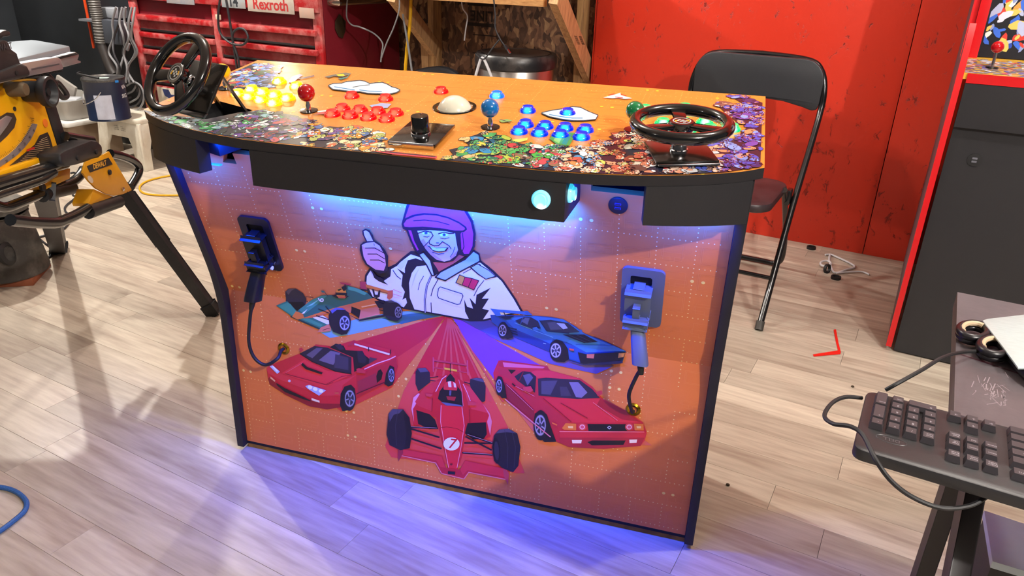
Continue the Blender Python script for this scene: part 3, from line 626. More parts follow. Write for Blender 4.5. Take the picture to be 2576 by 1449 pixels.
def bluecar(pr, C, q, l):
    q('118,175 330,178 500,183 640,193 752,214 862,280 932,335 1100,400 1294,490 1272,560 1262,592 1150,602 930,608 800,562 640,502 330,372 190,282 128,235', '#274a78')
    q('290,200 500,187 752,216 932,337 1292,490 950,502 780,412 650,380 560,322 330,242', '#3a73a4'); q('560,325 660,385 640,430 330,300 250,220 300,215', '#325f92'); q('780,412 950,502 1290,492 1100,404 1000,370 900,345', '#3f7fb4')
    q('190,282 250,290 330,300 640,430 642,505 330,374', '#1c2f58'); l('330,245 560,335 660,370', 5, '#6aa0c8'); l('270,285 345,300', 9, '#121a30'); l('275,305 350,325', 9, '#121a30'); l('285,325 352,345', 9, '#121a30')
    q('118,120 200,130 400,144 482,180 350,166 200,152 212,186 170,186', '#3d6c98'); q('405,140 440,140 485,178 440,176', '#34608c'); l('235,150 250,185', 6); q('180,188 330,182 290,205 250,212', '#161c2c')
    q('545,224 640,217 792,245 892,322 800,332 610,312', '#2c3038'); q('690,245 760,250 790,290 750,300', '#aab2b8'); q('610,240 680,235 740,300 640,305', '#4a4e58'); q('333,225 410,194 470,194 532,230 556,292 480,292 380,257', '#262a34'); q('385,230 420,200 460,202 440,260', '#5a606c')
    l('400,200 380,255', 7, '#2a5078'); l('545,222 608,314 800,334', 6, '#142038')
    q('745,344 932,344 1052,410 930,417 850,387', '#11141c'); l('800,350 950,412', 4, '#3a4252'); l('870,348 1000,410', 4, '#3a4252'); l('860,430 1180,440', 4, '#2a5684'); l('940,340 1180,440', 4, '#2a5684')
    q('630,490 640,420 690,385 740,400 790,470 800,560 760,585 690,580 650,545', '#131118'); wheel(pr, C, 688, 484, 56, 92, -2, .86, '#b0a0aa', 6)
    q('188,310 205,245 245,235 280,280 320,370 270,385 220,365', '#131118'); wheel(pr, C, 228, 307, 42, 74, -3, .84, '#9c92a0', 5)
    q('878,498 950,515 1294,492 1268,560 1200,577 1152,602 930,608 900,590', '#12141c'); q('790,555 930,600 1265,570 1268,592 1150,606 930,610 800,570', '#262a36'); q('955,515 1022,513 1016,552 955,547', '#c86a4a'); q('1232,506 1288,500 1272,540 1226,547', '#e08a34'); q('800,462 845,470 842,486 805,480', '#d05038')
    q('485,282 520,275 548,300 520,305 490,300', '#3a70a0'); q('885,305 905,295 918,310 900,322', '#34689a'); l('580,420 600,425', 5, '#b8c8d8')
car('wedge_car_print', 'picture of a blue wedge-shaped sports car', 1200, 740, 3.45, bluecar)
def coupe(pr, C, q, l):
    q('142,680 165,625 188,575 215,570 600,620 640,660 900,730 1002,800 1092,905 1300,1010 1442,1110 1472,1192 1460,1250 1420,1312 1100,1337 800,1322 700,1282 500,1112 250,902 150,742', '#c4222e')
    q('150,742 250,765 330,830 500,1000 500,1112 250,902', '#8e1c2a'); q('170,640 330,640 520,760 530,880 800,1100 720,1170 640,1180 500,1000 320,760 200,690', '#b82432'); q('560,895 1075,905 1300,1015 1430,1110 830,1112 700,1020', '#d42a34'); q('1070,905 1300,1012 1420,1105 1260,1085 1040,960', '#a81c28')
    q('186,574 215,570 612,620 630,658 560,642 236,632 192,622', '#b4202e'); q('225,588 590,628 575,642 236,630', '#d8606a'); q('270,650 340,655 300,690', '#1a1016')
    q('505,660 640,660 900,735 880,742 600,720 530,728 520,720 470,672', '#d4303a')
    q('530,730 600,722 890,740 1002,822 1068,897 870,907 535,877', '#2a2430'); q('560,750 700,745 640,870 560,862', '#4a4450'); q('800,760 880,760 960,850 910,895 860,890', '#7a6e80'); q('720,800 780,800 820,880 730,880', '#3c3642'); q('328,710 400,664 470,674 516,712 506,852 430,802 350,742', '#221e28'); q('400,700 460,685 490,720 440,790', '#5a5260'); l('405,668 370,745', 8, '#7a1420')
    q('960,1122 1292,1124 1302,1182 970,1187', '#131016'); q('738,1160 770,1116 862,1120 862,1178 760,1172', '#e0762a'); q('790,1140 835,1140 835,1160 795,1158', '#f8c878'); q('1362,1120 1446,1120 1448,1178 1370,1178', '#e0762a'); q('1385,1140 1425,1140 1425,1160 1390,1160', '#f8c878')
    for x in (915, 1322): pr.ell(*C([(x, 1148)])[0], 10.5, 9.5, '#d04038'); pr.ell(*C([(x, 1148)])[0], 7, 6.3, '#f0a8a0'); pr.ell(*C([(x, 1148)])[0], 4.5, 4, '#d8505a')
    l('1135,1152 1150,1140 1165,1152 1150,1165', 5, '#e0dce4', True)
    q('718,1182 1450,1187 1474,1200 1458,1262 1420,1312 1100,1337 800,1322 718,1282', '#cc2a30'); q('720,1240 1455,1240 1420,1312 1100,1337 800,1322 718,1282', '#b0242c'); l('720,1186 1450,1190', 8, '#ee7a70')
    q('960,1278 1000,1264 1292,1264 1272,1302 1000,1307', '#131014'); q('825,1260 912,1260 906,1289 830,1289', '#f6dcb0'); q('1323,1257 1392,1255 1386,1283 1325,1286', '#f6dcb0')
    l('730,940 960,1070', 6, '#8a1220'); l('1010,935 1180,1060 1220,1090', 6, '#e87070'); l('575,895 820,1100', 5, '#8a1220'); l('330,790 500,880', 5, '#e06a72'); l('260,780 490,1000', 5, '#e06a72')
    q('498,1110 505,1030 560,1000 610,1040 645,1150 690,1275 590,1278 530,1220', '#141117'); wheel(pr, C, 556, 1132, 62, 132, -4, .82, '#9a8e98', 6)
    q('172,770 185,705 220,715 245,790 262,895 220,895 185,850', '#141117'); wheel(pr, C, 198, 790, 32, 84, -2, .82, '#938893', 5)
    q('403,800 470,790 492,828 462,848 405,826', '#c83440'); q('1033,842 1085,828 1092,860 1050,878', '#c03038'); q('652,1102 700,1122 696,1134 655,1116', '#d8662c'); l('312,770 335,790', 10, '#181014'); l('250,905 500,1115 640,1230', 9, '#e07880')
car('coupe_print', 'picture of a red sports coupe', 1200, 740, 3.45, coupe)

# ================================================================== CONTROL DECK HARDWARE
def dmat(x, y, h=0.0, rz=0.0):
    R = Matrix((V((1, 0, 0)), DYV, DN)).transposed() @ RZ(rz); M = R.to_4x4(); M.translation = dk(x, y, h); return M
def glow(name, col, hot, base, es, hs):                               # lit translucent button: LED shows as a hot spot near the rim
    if name in MC: return MC[name]
    M = bpy.data.materials.new(name); M.use_nodes = True; nt = M.node_tree; N = nt.nodes; L = nt.links; b = N['Principled BSDF']
    b.inputs['Base Color'].default_value = lin(base); b.inputs['Roughness'].default_value = .12; b.inputs['Coat Weight'].default_value = .5
    tc = N.new('ShaderNodeTexCoord'); d = N.new('ShaderNodeVectorMath'); d.operation = 'DISTANCE'; d.inputs[1].default_value = (.002, -.012, .006); L.new(tc.outputs['Object'], d.inputs[0])
    r = N.new('ShaderNodeValToRGB'); e = r.color_ramp.elements; e[0].position = .10; e[0].color = (1, 1, 1, 1); e[1].position = .27; e[1].color = (0, 0, 0, 1)
    mm = N.new('ShaderNodeMath'); mm.operation = 'MULTIPLY'; mm.inputs[1].default_value = 25; L.new(d.outputs['Value'], mm.inputs[0]); L.new(mm.outputs[0], r.inputs[0])
    mx = N.new('ShaderNodeMix'); mx.data_type = 'RGBA'; mx.inputs['A'].default_value = lin(col); mx.inputs['B'].default_value = lin(hot); L.new(r.outputs[0], mx.inputs['Factor'])
    s = N.new('ShaderNodeMath'); s.operation = 'MULTIPLY_ADD'; s.inputs[1].default_value = hs; s.inputs[2].default_value = es; L.new(r.outputs[0], s.inputs[0])
    L.new(mx.outputs['Result'], b.inputs['Emission Color']); L.new(s.outputs[0], b.inputs['Emission Strength']); MC[name] = M; return M
GL = {'yellow': glow('lit_yellow', '#ffe400', '#ffffc8', '#d8c000', .7, 1.6), 'red': glow('lit_red', '#f00410', '#ff7858', '#a00008', .5, .8),
      'blue': glow('lit_blue', '#0030f0', '#30e0ff', '#0018a0', .55, 1.1), 'green': glow('lit_green', '#00e080', '#c0ffe0', '#008850', .8, 1.4),
      'white': glow('lit_white', '#38d8ff', '#ffffff', '#b0d8e0', .8, 1.4), 'cyan': glow('lit_cyan', '#0878ff', '#60f0ff', '#0050c0', .8, 1.2)}
PROTO = {}
def button(col, M, par=CAB):
    if col not in PROTO:
        b = BM(); lathe(b, [(0, 0), (.0168, 0), (.0168, .0028), (.0150, .0056), (.0128, .0062), (.0122, .0052), (0, .0052)], seg=28)
        o = obj('push_button', b, GL[col], par); o['label'] = col+' lit push button'
        b = BM(); lathe(b, [(.0119, .003), (.0119, .0102), (.0108, .0114), (.004, .0104), (0, .0102)], seg=28); obj('plunger', b, GL[col], o)
        o.matrix_basis = M; PROTO[col] = o; return o
    o = dup(PROTO[col], M); return o
def bset(col, pts):
    for x, y in pts: button(col, dmat(x, y))
bset('yellow', [(.132, .063), (.169, .050), (.207, .0375), (.245, .025), (.121, .027), (.158, .0135), (.197, -.0005), (.236, -.0135), (.157, .134), (.216, .111)])
bset('red', [(.372, .075), (.452, .075)] + [(.394+.04*i, -.010) for i in range(4)] + [(.392+.04*i, -.049) for i in range(4)] + [(.547, .157)])
button('cyan', dmat(.676, .157))
bset('blue', [(.768, .076), (.850, .079)] + [(.787+.0393*i, -.010) for i in range(4)] + [(.786+.040*i, -.051) for i in range(4)])
bset('green', [(.997, .141), (1.074, .170)] + [(1.042+.0385*i, .065+.0135*i) for i in range(4)] + [(1.0525+.0395*i, .027+.0135*i) for i in range(4)])
def joystick(col, x, y, hexc):
    M = dmat(x, y); b = BM(); sphere(b, (0, 0, .038), .0178, 32); o = obj('joystick', b, mat('ball_'+col, hexc, .12, coat=.7), CAB); o['label'] = 'joystick with %s ball top' % col
    o.matrix_basis = M
    for nm, pr_, mm in (('shaft', [(0, 0), (.0052, 0), (.0052, .014), (.004, .016), (.004, .026), (0, .026)], CHROME), ('dust_washer', [(0, .0002), (.0188, .0002), (.0185, .0022), (.009, .0026), (0, .0026)], BLACKG)):
        q = obj(nm, lathe(BM(), pr_, seg=28), mm); q.matrix_basis = M; child(q, o)
joystick('red', .331, -.036, '#a3060e'); joystick('blue', .7245, -.038, '#0a64a8')
g = onplane(1598, 278, V((0, -DM, 1)), DC+.0383); joystick('green', g.x, g.y+.004, '#0a6e3c')
g = onplane(560, 180, V((0, -DM, 1)), DC+.0383); joystick('yellow', g.x, g.y+.004, '#e6b400')
# trackball
M = dmat(.614, .062); b = BM(); lathe(b, [(.0375, -.004), (.0385, .0022), (.0455, .0026), (.0462, .0002), (.0375, .0002)], seg=40); tr = obj('trackball', b, BLACKG, CAB); tr.matrix_basis = M
q = obj('ball', sphere(BM(), (0, 0, -.0125), .0375, 40), mat('ivory_ball', '#dcdcc8', .12, coat=.6)); q.matrix_basis = M; child(q, tr)
# spinner plate and knob
b = BM(); box(b, (0, 0, .0075), (.092, .114, .006), bev=.0012); sp = obj('spinner_plate', b, BLACKG, CAB); sp.matrix_basis = dmat(.620, -.125, rz=math.radians(2))
b = BM(); box(b, (0, -.0565, .006), (.086, .004, .011), bev=.001); q = obj('hinge_lip', b, CHROME); q.matrix_basis = dmat(.620, -.127, rz=math.radians(2)); child(q, sp)
M = dmat(.621, -.134); b = BM(); lathe(b, [(0, .0105), (.0165, .0105), (.0165, .044), (.0155, .0455), (0, .0455)], seg=36); q = obj('knob', b, BLACKG); q.matrix_basis = M; child(q, sp)
b = BM(); lathe(b, [(.0166, .0106), (.0182, .0106), (.0182, .0145), (.0168, .0150)], seg=36); q = obj('knob_ring', b, CHROME); q.matrix_basis = M; child(q, sp)
b = BM(); box(b, (0, .011, .0458), (.002, .009, .0008)); q = obj('knob_pointer', b, CHROME); q.matrix_basis = M; child(q, sp)
# steering wheels ----------------------------------------------------
def steering(Mw, label, spokes, plate_w, big=False):
    b = BM(); n = 56; tube(b, [V((math.cos(2*math.pi*i/n)*.0785, math.sin(2*math.pi*i/n)*.0785, 0)) for i in range(n)], .0106, 14, True)
    o = obj('steering_wheel', b, BLACKG, CAB); o.matrix_basis = Mw; o['label'] = label
    def sub(nm, b, m_):
        q = obj(nm, b, m_); q.matrix_basis = Mw; child(q, o); return q
    for a in spokes:
        a = math.radians(a); d = V((math.cos(a), math.sin(a), 0)); b = BM(); t = V((-d.y, d.x, 0))
        prism(b, [d*.012-t*.010-V((0, 0, .006)), d*.072-t*.0135-V((0, 0, .004)), d*.072+t*.0135-V((0, 0, .004)), d*.012+t*.010-V((0, 0, .006))], (0, 0, .008), bev=.002); sub('spoke', b, BLACKG)
    sub('hub', lathe(BM(), [(0, -.012), (.0205, -.012), (.0225, -.006), (.0225, .002), (.020, .0048), (0, .0048)], seg=36), BLACKG)
    b = BM(); lathe(b, [(.0135, .0049), (.0155, .0049), (.0155, .0053), (.0135, .0053)], seg=32); sub('emblem_ring', b, mat('emblem_grey', '#b8b8b4', .35))
    if big: sub('hub_ring', lathe(BM(), [(.0165, .0049), (.0205, .0046), (.0212, .0052), (.0205, .0062), (.0165, .0062)], seg=36), mat('hub_ring', '#8c8a86', .35, .8))
    b = BM()
    for k, (x, y) in enumerate([(i, j) for i in range(-2, 2) for j in range(-2, 2)]):
        if (x+y) % 2 == 0 and abs(x+.5)+abs(y+.5) < 3: box(b, ((x+.5)*.0045, (y+.5)*.0045, .0050), (.0042, .0042, .0004), RZ(math.radians(8)))
    sub('emblem_checks', b, mat('emblem_grey', '#b8b8b4', .35))
    b = BM()
    for s in (-1, 1): box(b, (s*.0105, 0, .0050), (.003, .009, .0005), RZ(s*.3))
    sub('emblem_wings', b, mat('emblem_gold', '#d8a020', .3))
    sub('column', lathe(BM(), [(0, -.012), (.0085, -.012), (.0085, -.026), (.0135, -.028), (.0135, -.044), (.0155, -.045), (.0155, -.049), (0, -.049)], seg=32), CHROME)
    sub('mount_plate', box(BM(), (.004, .002, -.0515), (plate_w, .104, .005), bev=.0015), mat('plate_black', '#15120f', .22, coat=.3))
    sub('plate_hinge', box(BM(), (.004, -.056, -.0525), (plate_w*.96, .013, .004), RX(-.3), bev=.001), mat('hinge_steel', '#6a6a6c', .25, 1))
    return o
Mr = dmat(1.0872, -.094, .0575, math.radians(19)); steering(Mr, 'steering wheel lying flat over the green buttons', (82, 200, 322), .108)
al = math.radians(55); Rl = RZ(LWA) @ RX(al); Ml = Rl.to_4x4(); Ml.translation = CAM+ray(446, 186)*1.455
sw = steering(Ml, 'steering wheel tilted up towards the player', (68, 190, 312), .112, True)
b = BM(); p = Ml @ V((.045, -.01, -.055)); q_ = V(lw(.05, .055)); pd = dk(q_.x, q_.y, -.01); beam(b, Ml @ V((.043, .035, -.056)), pd, .012, .004)
obj('support_arm', b, mat('dull_steel', '#6b625a', .35, 1), sw)
b = BM(); beam(b, Ml @ V((-.035, .035, -.056)), dk(lw(-.045, .055)[0], lw(-.045, .055)[1], -.01), .012, .004)
obj('support_arm', b, mat('dull_steel', '#6b625a', .35, 1), sw)
b = BM(); tube(b, [Ml @ V((0, 0, -.056)), Ml @ V((0, 0, -.085))], .013, 20); obj('column_housing', b, CHROME, sw)
b = BM(); hp = [lw(-.052, -.035), lw(.058, -.035), lw(.058, .062), lw(-.052, .062)]
for i in range(4):
    (xa, ya), (xb, yb) = hp[i], hp[(i+1) % 4]; vs = [b.verts.new(dk(xa, ya, -.0002)), b.verts.new(dk(xb, yb, -.0002)), b.verts.new(dk(xb, yb, -.07)), b.verts.new(dk(xa, ya, -.07))]; b.faces.new(vs)
vs = [b.verts.new(dk(x, y, -.07)) for x, y in hp]; b.faces.new(vs); obj('wheel_well', b, mat('well_black', '#0a0a0b', .7), DECK)
# lit buttons on the apron box, sockets, grommets, holsters ------------
def face_mat(p, n, up=(0, 0, 1)):
    n = V(n).normalized(); x = V(up).cross(n).normalized(); y = n.cross(x); M = Matrix((x, y, n)).transposed().to_4x4(); M.translation = p; return M
bp = onplane(1361, 502, (0, 1, 0), -.2225)
button('white', face_mat((bp.x, cy(bp.x)+.0008, bp.z), (0, -1, 0)))
button('white', face_mat((.917, -.185, .882), (1, 0, 0)))
for x in (.9885, .2315):
    M = face_mat(pan(x, tz(.8365), 0), nu); b = BM(); lathe(b, [(0, .0), (.0182, .0), (.0182, .0025), (.016, .0042), (0, .0042)], seg=32); o = obj('usb_socket', b, RUBBER, CAB); o.matrix_basis = M
    for y in (-.0045, .0045):
        b = BM(); box(b, (0, y, .0043), (.0115, .0046, .0008), bev=.0003); q = obj('usb_slot', b, mat('slot_blue', '#2440c0', .4)); q.matrix_basis = M; child(q, o)
        b = BM(); box(b, (0, y, .0045), (.0102, .0034, .0008)); q = obj('usb_tongue', b, mat('slot_dark', '#0c1030', .5)); q.matrix_basis = M; child(q, o)
GROM = mat('brass_grommet', '#b08a20', .25, 1)
gr = []
for u, v in ((714, 877), (1593, 1030)):
    s_, t_ = topan(u, v); M = face_mat(pan(s_, t_, 0), nl); b = BM(); lathe(b, [(.009, -.006), (.009, .003), (.0125, .0045), (.0165, .0015), (.0168, 0)], seg=28); o = obj('cord_grommet', b, GROM, CAB); o.matrix_basis = M; gr.append(pan(s_, t_, 0))
def rrect(x0, x1, y0, y1, r, n=5):
    out = []
    for cx_, cy_, a0_ in ((x1-r, y1-r, 0), (x0+r, y1-r, 90), (x0+r, y0+r, 180), (x1-r, y0+r, 270)):
        for i in range(n+1): a = math.radians(a0_+90*i/n); out.append((cx_+r*math.cos(a), cy_+r*math.sin(a)))
    return out
HG = mat('holster_grey', '#545b66', .45); HB = mat('holster_black', '#121216', .4)
for (x0, x1, hx0, hx1, m_) in ((1.003, 1.0875, 1.020, 1.063, HG), (.1285, .2075, .1475, .190, HB)):
    b = BM(); es = []
    for loop in (rrect(x0, x1, tz(.562), tz(.704), .012), rrect(hx0, hx1, tz(.583), tz(.686), .005)):
        vs = [b.verts.new((x, y, 0)) for x, y in loop]; es += [b.edges.new((vs[i], vs[(i+1) % len(vs)])) for i in range(len(vs))]
    bmesh.ops.triangle_fill(b, edges=es, use_beauty=True)
    dl = [f for f in b.faces if hx0 < f.calc_center_median().x < hx1 and tz(.583) < f.calc_center_median().y < tz(.686)]; bmesh.ops.delete(b, geom=dl, context='FACES_ONLY')
    ex = bmesh.ops.extrude_face_region(b, geom=b.faces[:])
    for v in [g_ for g_ in ex['geom'] if isinstance(g_, bmesh.types.BMVert)]: v.co.z = .007
    for v in b.verts: v.co = pan(v.co.x, v.co.y, v.co.z+.0002)
    hol = obj('gun_holster', b, m_, CAB)
    b = BM(); vs = [b.verts.new(pan(x, t, .0012)) for x, t in ((hx0-.002, tz(.581)), (hx1+.002, tz(.581)), (hx1+.002, tz(.688)), (hx0-.002, tz(.688)))]; b.faces.new(vs); obj('holster_cavity', b, mat('well_black', '#0a0a0b', .7), hol)
def gun(label, sx, pxb, mats, cord, gpt, lean):
    body, dark = mats
    g = thing('light_gun', label, 'light gun', pan(sx, tz(.60), .03))
    def bx(nm, t, h, w, th, hd, m_, bev=.003, par=g, dx=0):
        b = BM(); R = Matrix((V((1, 0, 0)), (pan(0, tz(.8))-pan(0, tz(.6))).normalized(), nu)).transposed(); box(b, pan(sx+dx, tz(t), h), (w, th, hd), R, bev); return obj(nm, b, m_, par)
    bx('slide', .634, .016, .034, .060, .030, body, .009); bx('rear_sight', .667, .018, .018, .010, .02, body, .002)
    bx('hammer', .624, .036, .0085, .028, .018, body, .003); bx('backstrap_tang', .597, .030, .036, .018, .036, body, .007)
    gb = onplane(*pxb, (0, 1, 0), -.055); tp = pan(sx, tz(.598), .024)
    b = BM(); d = (gb-tp).normalized(); R = Matrix((V((1, 0, 0)), d.cross(V((1, 0, 0))), d)).transposed()
    L = (gb-tp).length; prof = [V((-.017, -.018, 0)), V((.017, -.018, 0))]
    for k, (z, w, dd, oy) in enumerate(((0, .014, .015, 0), (.2, .0145, .016, .001), (.55, .0155, .019, .002), (.9, .0165, .021, .001), (1, .0165, .021, 0))):
        ring = []
        for i in range(16):
            a = 2*math.pi*i/16; ca, sa = math.cos(a), math.sin(a)
            x = w*math.copysign(abs(ca)**.6, ca); y = dd*math.copysign(abs(sa)**.6, sa)+oy; ring.append(b.verts.new(tp+R @ V((x, y, z*L))))
        if k:
            for i in range(16): b.faces.new((pr_[i], pr_[(i+1) % 16], ring[(i+1) % 16], ring[i]))
        else: b.faces.new(ring)
        pr_ = ring
    b.faces.new(pr_[::-1]); obj('grip', b, body, g)
    b = BM(); lathe(b, [(0, 0), (.005, 0), (.005, .004), (0, .004)], pan(sx+.0165, tz(.578), .018), (1, 0, 0), 16); obj('side_button', b, mat('white_plastic', '#dcdce2', .4), g)
    b = BM(); tube(b, [gb-d*.004, gb+d*.012, gb+d*.022], [.0075, .0065, .0050], 12); obj('strain_relief', b, RUBBER, g)
    b = BM(); tube(b, [gb+d*.012]+[onplane(u, v, (0, 1, 0), y) for u, v, y in cord]+[gpt+V((0, -.012, 0)), gpt+V((0, .012, -.002))], .0042, 10, smooth=6); obj('cord', b, RUBBER, g)
GUNB = mat('gun_black', '#101014', .35); GUNW = mat('gun_grey', '#59637a', .42)
gun('black light gun hanging in the black holster, cord looping to a grommet', .169, (636, 757), (GUNB, RUBBER), [(629, 800, -.05), (626, 860, -.035), (640, 900, -.03), (668, 918, -.025), (698, 902, -.015)], gr[0], 0)
gun('pale grey light gun hanging in the grey holster', 1.040, (1611, 916), (GUNW, GUNW), [(1602, 945, -.05), (1584, 985, -.035), (1583, 1008, -.02)], gr[1], 0)

# ------------------------------------------------------------------ flat print on the deck
DB = .0003
pr = Print(todk, .26)
def inside(x, y, poly):
    c = False; n = len(poly)
    for i in range(n):
        (x1, y1), (x2, y2) = poly[i], poly[i-1]
        if (y1 > y) != (y2 > y) and x < (x2-x1)*(y-y1)/(y2-y1)+x1: c = not c
    return c
deckin = lambda x, y: inside(x, y, outline) and not inside(x, y, hole)
maze(pr, 0, CW, -.2, .29, .0108, random.Random(5), .3, '#f4cf70', '#e8a04c', '#f2d040', deckin)
pr.done('maze_print', DECK, dk, DB)
def clipx(p): return deckin(*p)
pr = Print(todk, .26)
def collage(poly_px, dark, cols, n, rr, size, pix=.3):                  # crowded abstract patchwork, no figures
    P2 = [todk(*q) for q in poly_px]
    P2 = [p if deckin(*p) else (min(max(p[0], -.0115), CW+.0115), max(p[1], (cy(min(max(p[0], 0), CW)) or -.11)+.0006) if p[1] < 0 else p[1]) for p in P2]
    pr.raw(P2, dark)
    xs_ = [p[0] for p in P2]; ys_ = [p[1] for p in P2]; k = 0
    def blob(x, y, sz, el, a0_, c, ol):
        R = []
        for i in range(9):
            a = 2*math.pi*i/9; X, Y = sz*math.cos(a)*rr.uniform(.8, 1.15), sz*el*math.sin(a)*rr.uniform(.8, 1.15); R.append((x+X*math.cos(a0_)-Y*math.sin(a0_), y+X*math.sin(a0_)+Y*math.cos(a0_)))
        if not all(deckin(*t) for t in R): return
        if ol: pr.raw([(p[0]+(p[0]-x)/math.hypot(p[0]-x, p[1]-y)*.0011, p[1]+(p[1]-y)/math.hypot(p[0]-x, p[1]-y)*.0011) for p in R], '#15141e')
        pr.raw(R, c)
    for tr_ in range(n*8):
        if k >= n: break
        x, y = rr.uniform(min(xs_), max(xs_)), rr.uniform(min(ys_), max(ys_))
        if not inside(x, y, P2): continue
        k += 1; zone = cols[min(len(cols)-1, int((x-min(xs_))/(max(xs_)-min(xs_)+1e-6)*len(cols)))]; c = rr.choice(zone); sz = size*rr.uniform(.6, 1.3)
        if rr.random() < pix:                                         # blocky patches
            q = .0021; c2 = rr.choice(zone); c3_ = rr.choice(zone)
            for j in range(-4, 5):
                wdt = int(rr.uniform(2, 6)*(1-abs(j)/6))
                for i in range(-wdt, wdt+1):
                    X, Y = x+q*i, y+q*j*1.2; R = [(X, Y), (X+q, Y), (X+q, Y+q*1.2), (X, Y+q*1.2)]
                    if all(deckin(*t) for t in R): pr.raw(R, (c, c, c2, c3_, '#1a1822')[rr.randint(0, 4)], False)
            pr.k += 1
        else:
            a0_ = rr.uniform(0, 3.14); blob(x, y, sz, rr.uniform(.4, .75), a0_, c, True)
            for i in range(rr.randint(1, 4)): blob(x+rr.uniform(-.6, .6)*sz, y+rr.uniform(-.4, .4)*sz, sz*rr.uniform(.15, .4), rr.uniform(.35, .8), rr.uniform(0, 3.1), rr.choice(zone+['#15141e']), rr.random() < .5)
rr = random.Random(21)
gg = ['#3f9a50', '#6a8a70', '#8ab0b8', '#343a40', '#c8d4d0', '#20302a']; pu = ['#4a3a68', '#6a4a90', '#a8404a', '#c8c8d0', '#7a3038', '#2c2438']; cr_ = ['#d89030', '#e8d0a0', '#a8b060', '#c8603c', '#486898', '#f0e8d8']
edge = [(360, 277), (380, 291), (400, 302), (436, 316), (500, 332), (588, 349.5), (666, 357), (740, 364), (855, 378.5), (985, 391)]
collage(edge + [(985, 391), (985, 378), (955, 365), (968, 350), (962, 338), (930, 326), (905, 322), (880, 318), (860, 322), (830, 318), (805, 322), (790, 304), (762, 300), (750, 292), (724, 287), (690, 283), (655, 279), (620, 281), (598, 284), (520, 300), (440, 292)], '#23202c',
        [['#8fa4c0', '#c05a5a', '#d8d0d8'], gg, gg, gg+pu, pu, pu+cr_, cr_, cr_], 360, rr, .0135, .05)
collage([(572, 206), (600, 178), (640, 160), (690, 163), (702, 170), (697, 182), (707, 196), (700, 214), (668, 226), (640, 222), (590, 226), (560, 228)], '#24283c', [['#4c5cb8', '#88a8e8', '#c04a48', '#d8c890', '#7a68b0', '#f0ece0'], ['#4c5cb8', '#88a8e8', '#c05048', '#d0a050', '#506848'], ['#6a78c0', '#88a8e8', '#484858', '#c07040']], 100, rr, .016, .0)
collage([(1105, 402.6), (1231, 417), (1370, 432), (1460, 439.6), (1513, 441.8), (1622, 443.7), (1730, 441.8), (1820, 437.2), (1912, 421.5), (1913, 400), (1918, 260), (1880, 246), (1830, 238), (1868, 262), (1800, 262), (1830, 290), (1850, 305), (1880, 320), (1850, 350), (1700, 352), (1600, 330), (1560, 332), (1530, 346), (1545, 352), (1500, 356), (1482, 372), (1440, 372), (1400, 366), (1370, 372), (1330, 366), (1305, 362), (1285, 350), (1240, 338), (1215, 332), (1200, 340), (1165, 350), (1180, 368), (1130, 378), (1140, 390)], '#1e2032',
        [['#3080b0', '#48a058', '#c8c050', '#e0b880', '#20506a'], ['#48a858', '#2a6a50', '#a8b848', '#b83c40', '#70a868'], ['#d8d8d4', '#48a848', '#886850', '#2a5a7a', '#c04850'], ['#e08850', '#e8c0a0', '#f0e8e0', '#c05848', '#4890c0'], ['#e0a880', '#c86850', '#d8d4c0', '#884030', '#b8c860'], ['#d88868', '#e8c8b0', '#5c4038', '#b84848', '#ece8e8'], ['#e09878', '#7a5850', '#d8dce0', '#5060c0', '#e8b090'], ['#4050b8', '#6848a0', '#7a98e0', '#d89068', '#30306a']], 620, rr, .0130, .38)
# clouds, stripes and small sprites
def cloud(pts): pr.line(pts, 4.5, '#33404e', True); pr.poly(pts, '#d4e8f0')
cloud([(828, 218), (838, 214), (860, 213), (872, 209), (884, 208), (905, 206), (918, 208), (930, 214), (945, 212), (962, 211), (975, 216), (985, 222), (996, 225), (1005, 229), (998, 234), (980, 238), (950, 237), (925, 236), (905, 232), (880, 231), (855, 228), (838, 226)])
pr.line([(842, 221), (860, 224), (872, 226), (892, 229)], 2, '#3a80b8'); pr.line([(905, 229), (930, 232), (960, 233)], 2, '#3a80b8'); pr.line([(888, 222), (910, 218), (930, 216)], 1.6, '#33404e')
cloud([(1364, 287), (1390, 281), (1420, 277), (1440, 272), (1460, 274), (1478, 283), (1490, 288), (1503, 293), (1498, 302), (1470, 305), (1440, 305), (1410, 301), (1382, 295)])
pr.line([(1382, 291), (1410, 296), (1440, 300), (1465, 300)], 2, '#3a80b8')
pr.poly([(816, 195), (850, 188), (870, 185), (884, 188), (862, 196), (840, 194), (828, 198)], '#6a6a60'); pr.poly([(846, 190), (864, 188), (868, 193), (852, 194)], '#e0d030'); pr.poly([(850, 199), (872, 196), (878, 190), (884, 184), (874, 198), (858, 203)], '#3a7a78')
pr.poly([(1517, 248), (1548, 240), (1560, 236), (1562, 242), (1590, 250), (1572, 252), (1555, 249), (1540, 250)], '#f2eef0'); pr.line([(1530, 242), (1545, 239)], 2, '#c84030'); pr.line([(1562, 240), (1575, 244)], 2, '#c84030'); pr.line([(1548, 247), (1566, 249)], 2, '#b83838')
pr.poly([(1255, 306), (1275, 302), (1290, 306), (1276, 310), (1262, 311)], '#8aa860'); pr.line([(1258, 303), (1284, 311)], 1.6, '#4a4a50')
pr.poly([(1283, 355), (1310, 352), (1328, 349), (1326, 356), (1305, 361)], '#e0d860')
pr.poly([(1382, 352), (1398, 332), (1450, 338), (1432, 370), (1400, 366)], '#48904a'); pr.poly([(1392, 356), (1406, 336), (1420, 338), (1406, 364)], '#8ab850'); pr.poly([(1412, 364), (1428, 340), (1438, 342), (1424, 368)], '#2a8a88')
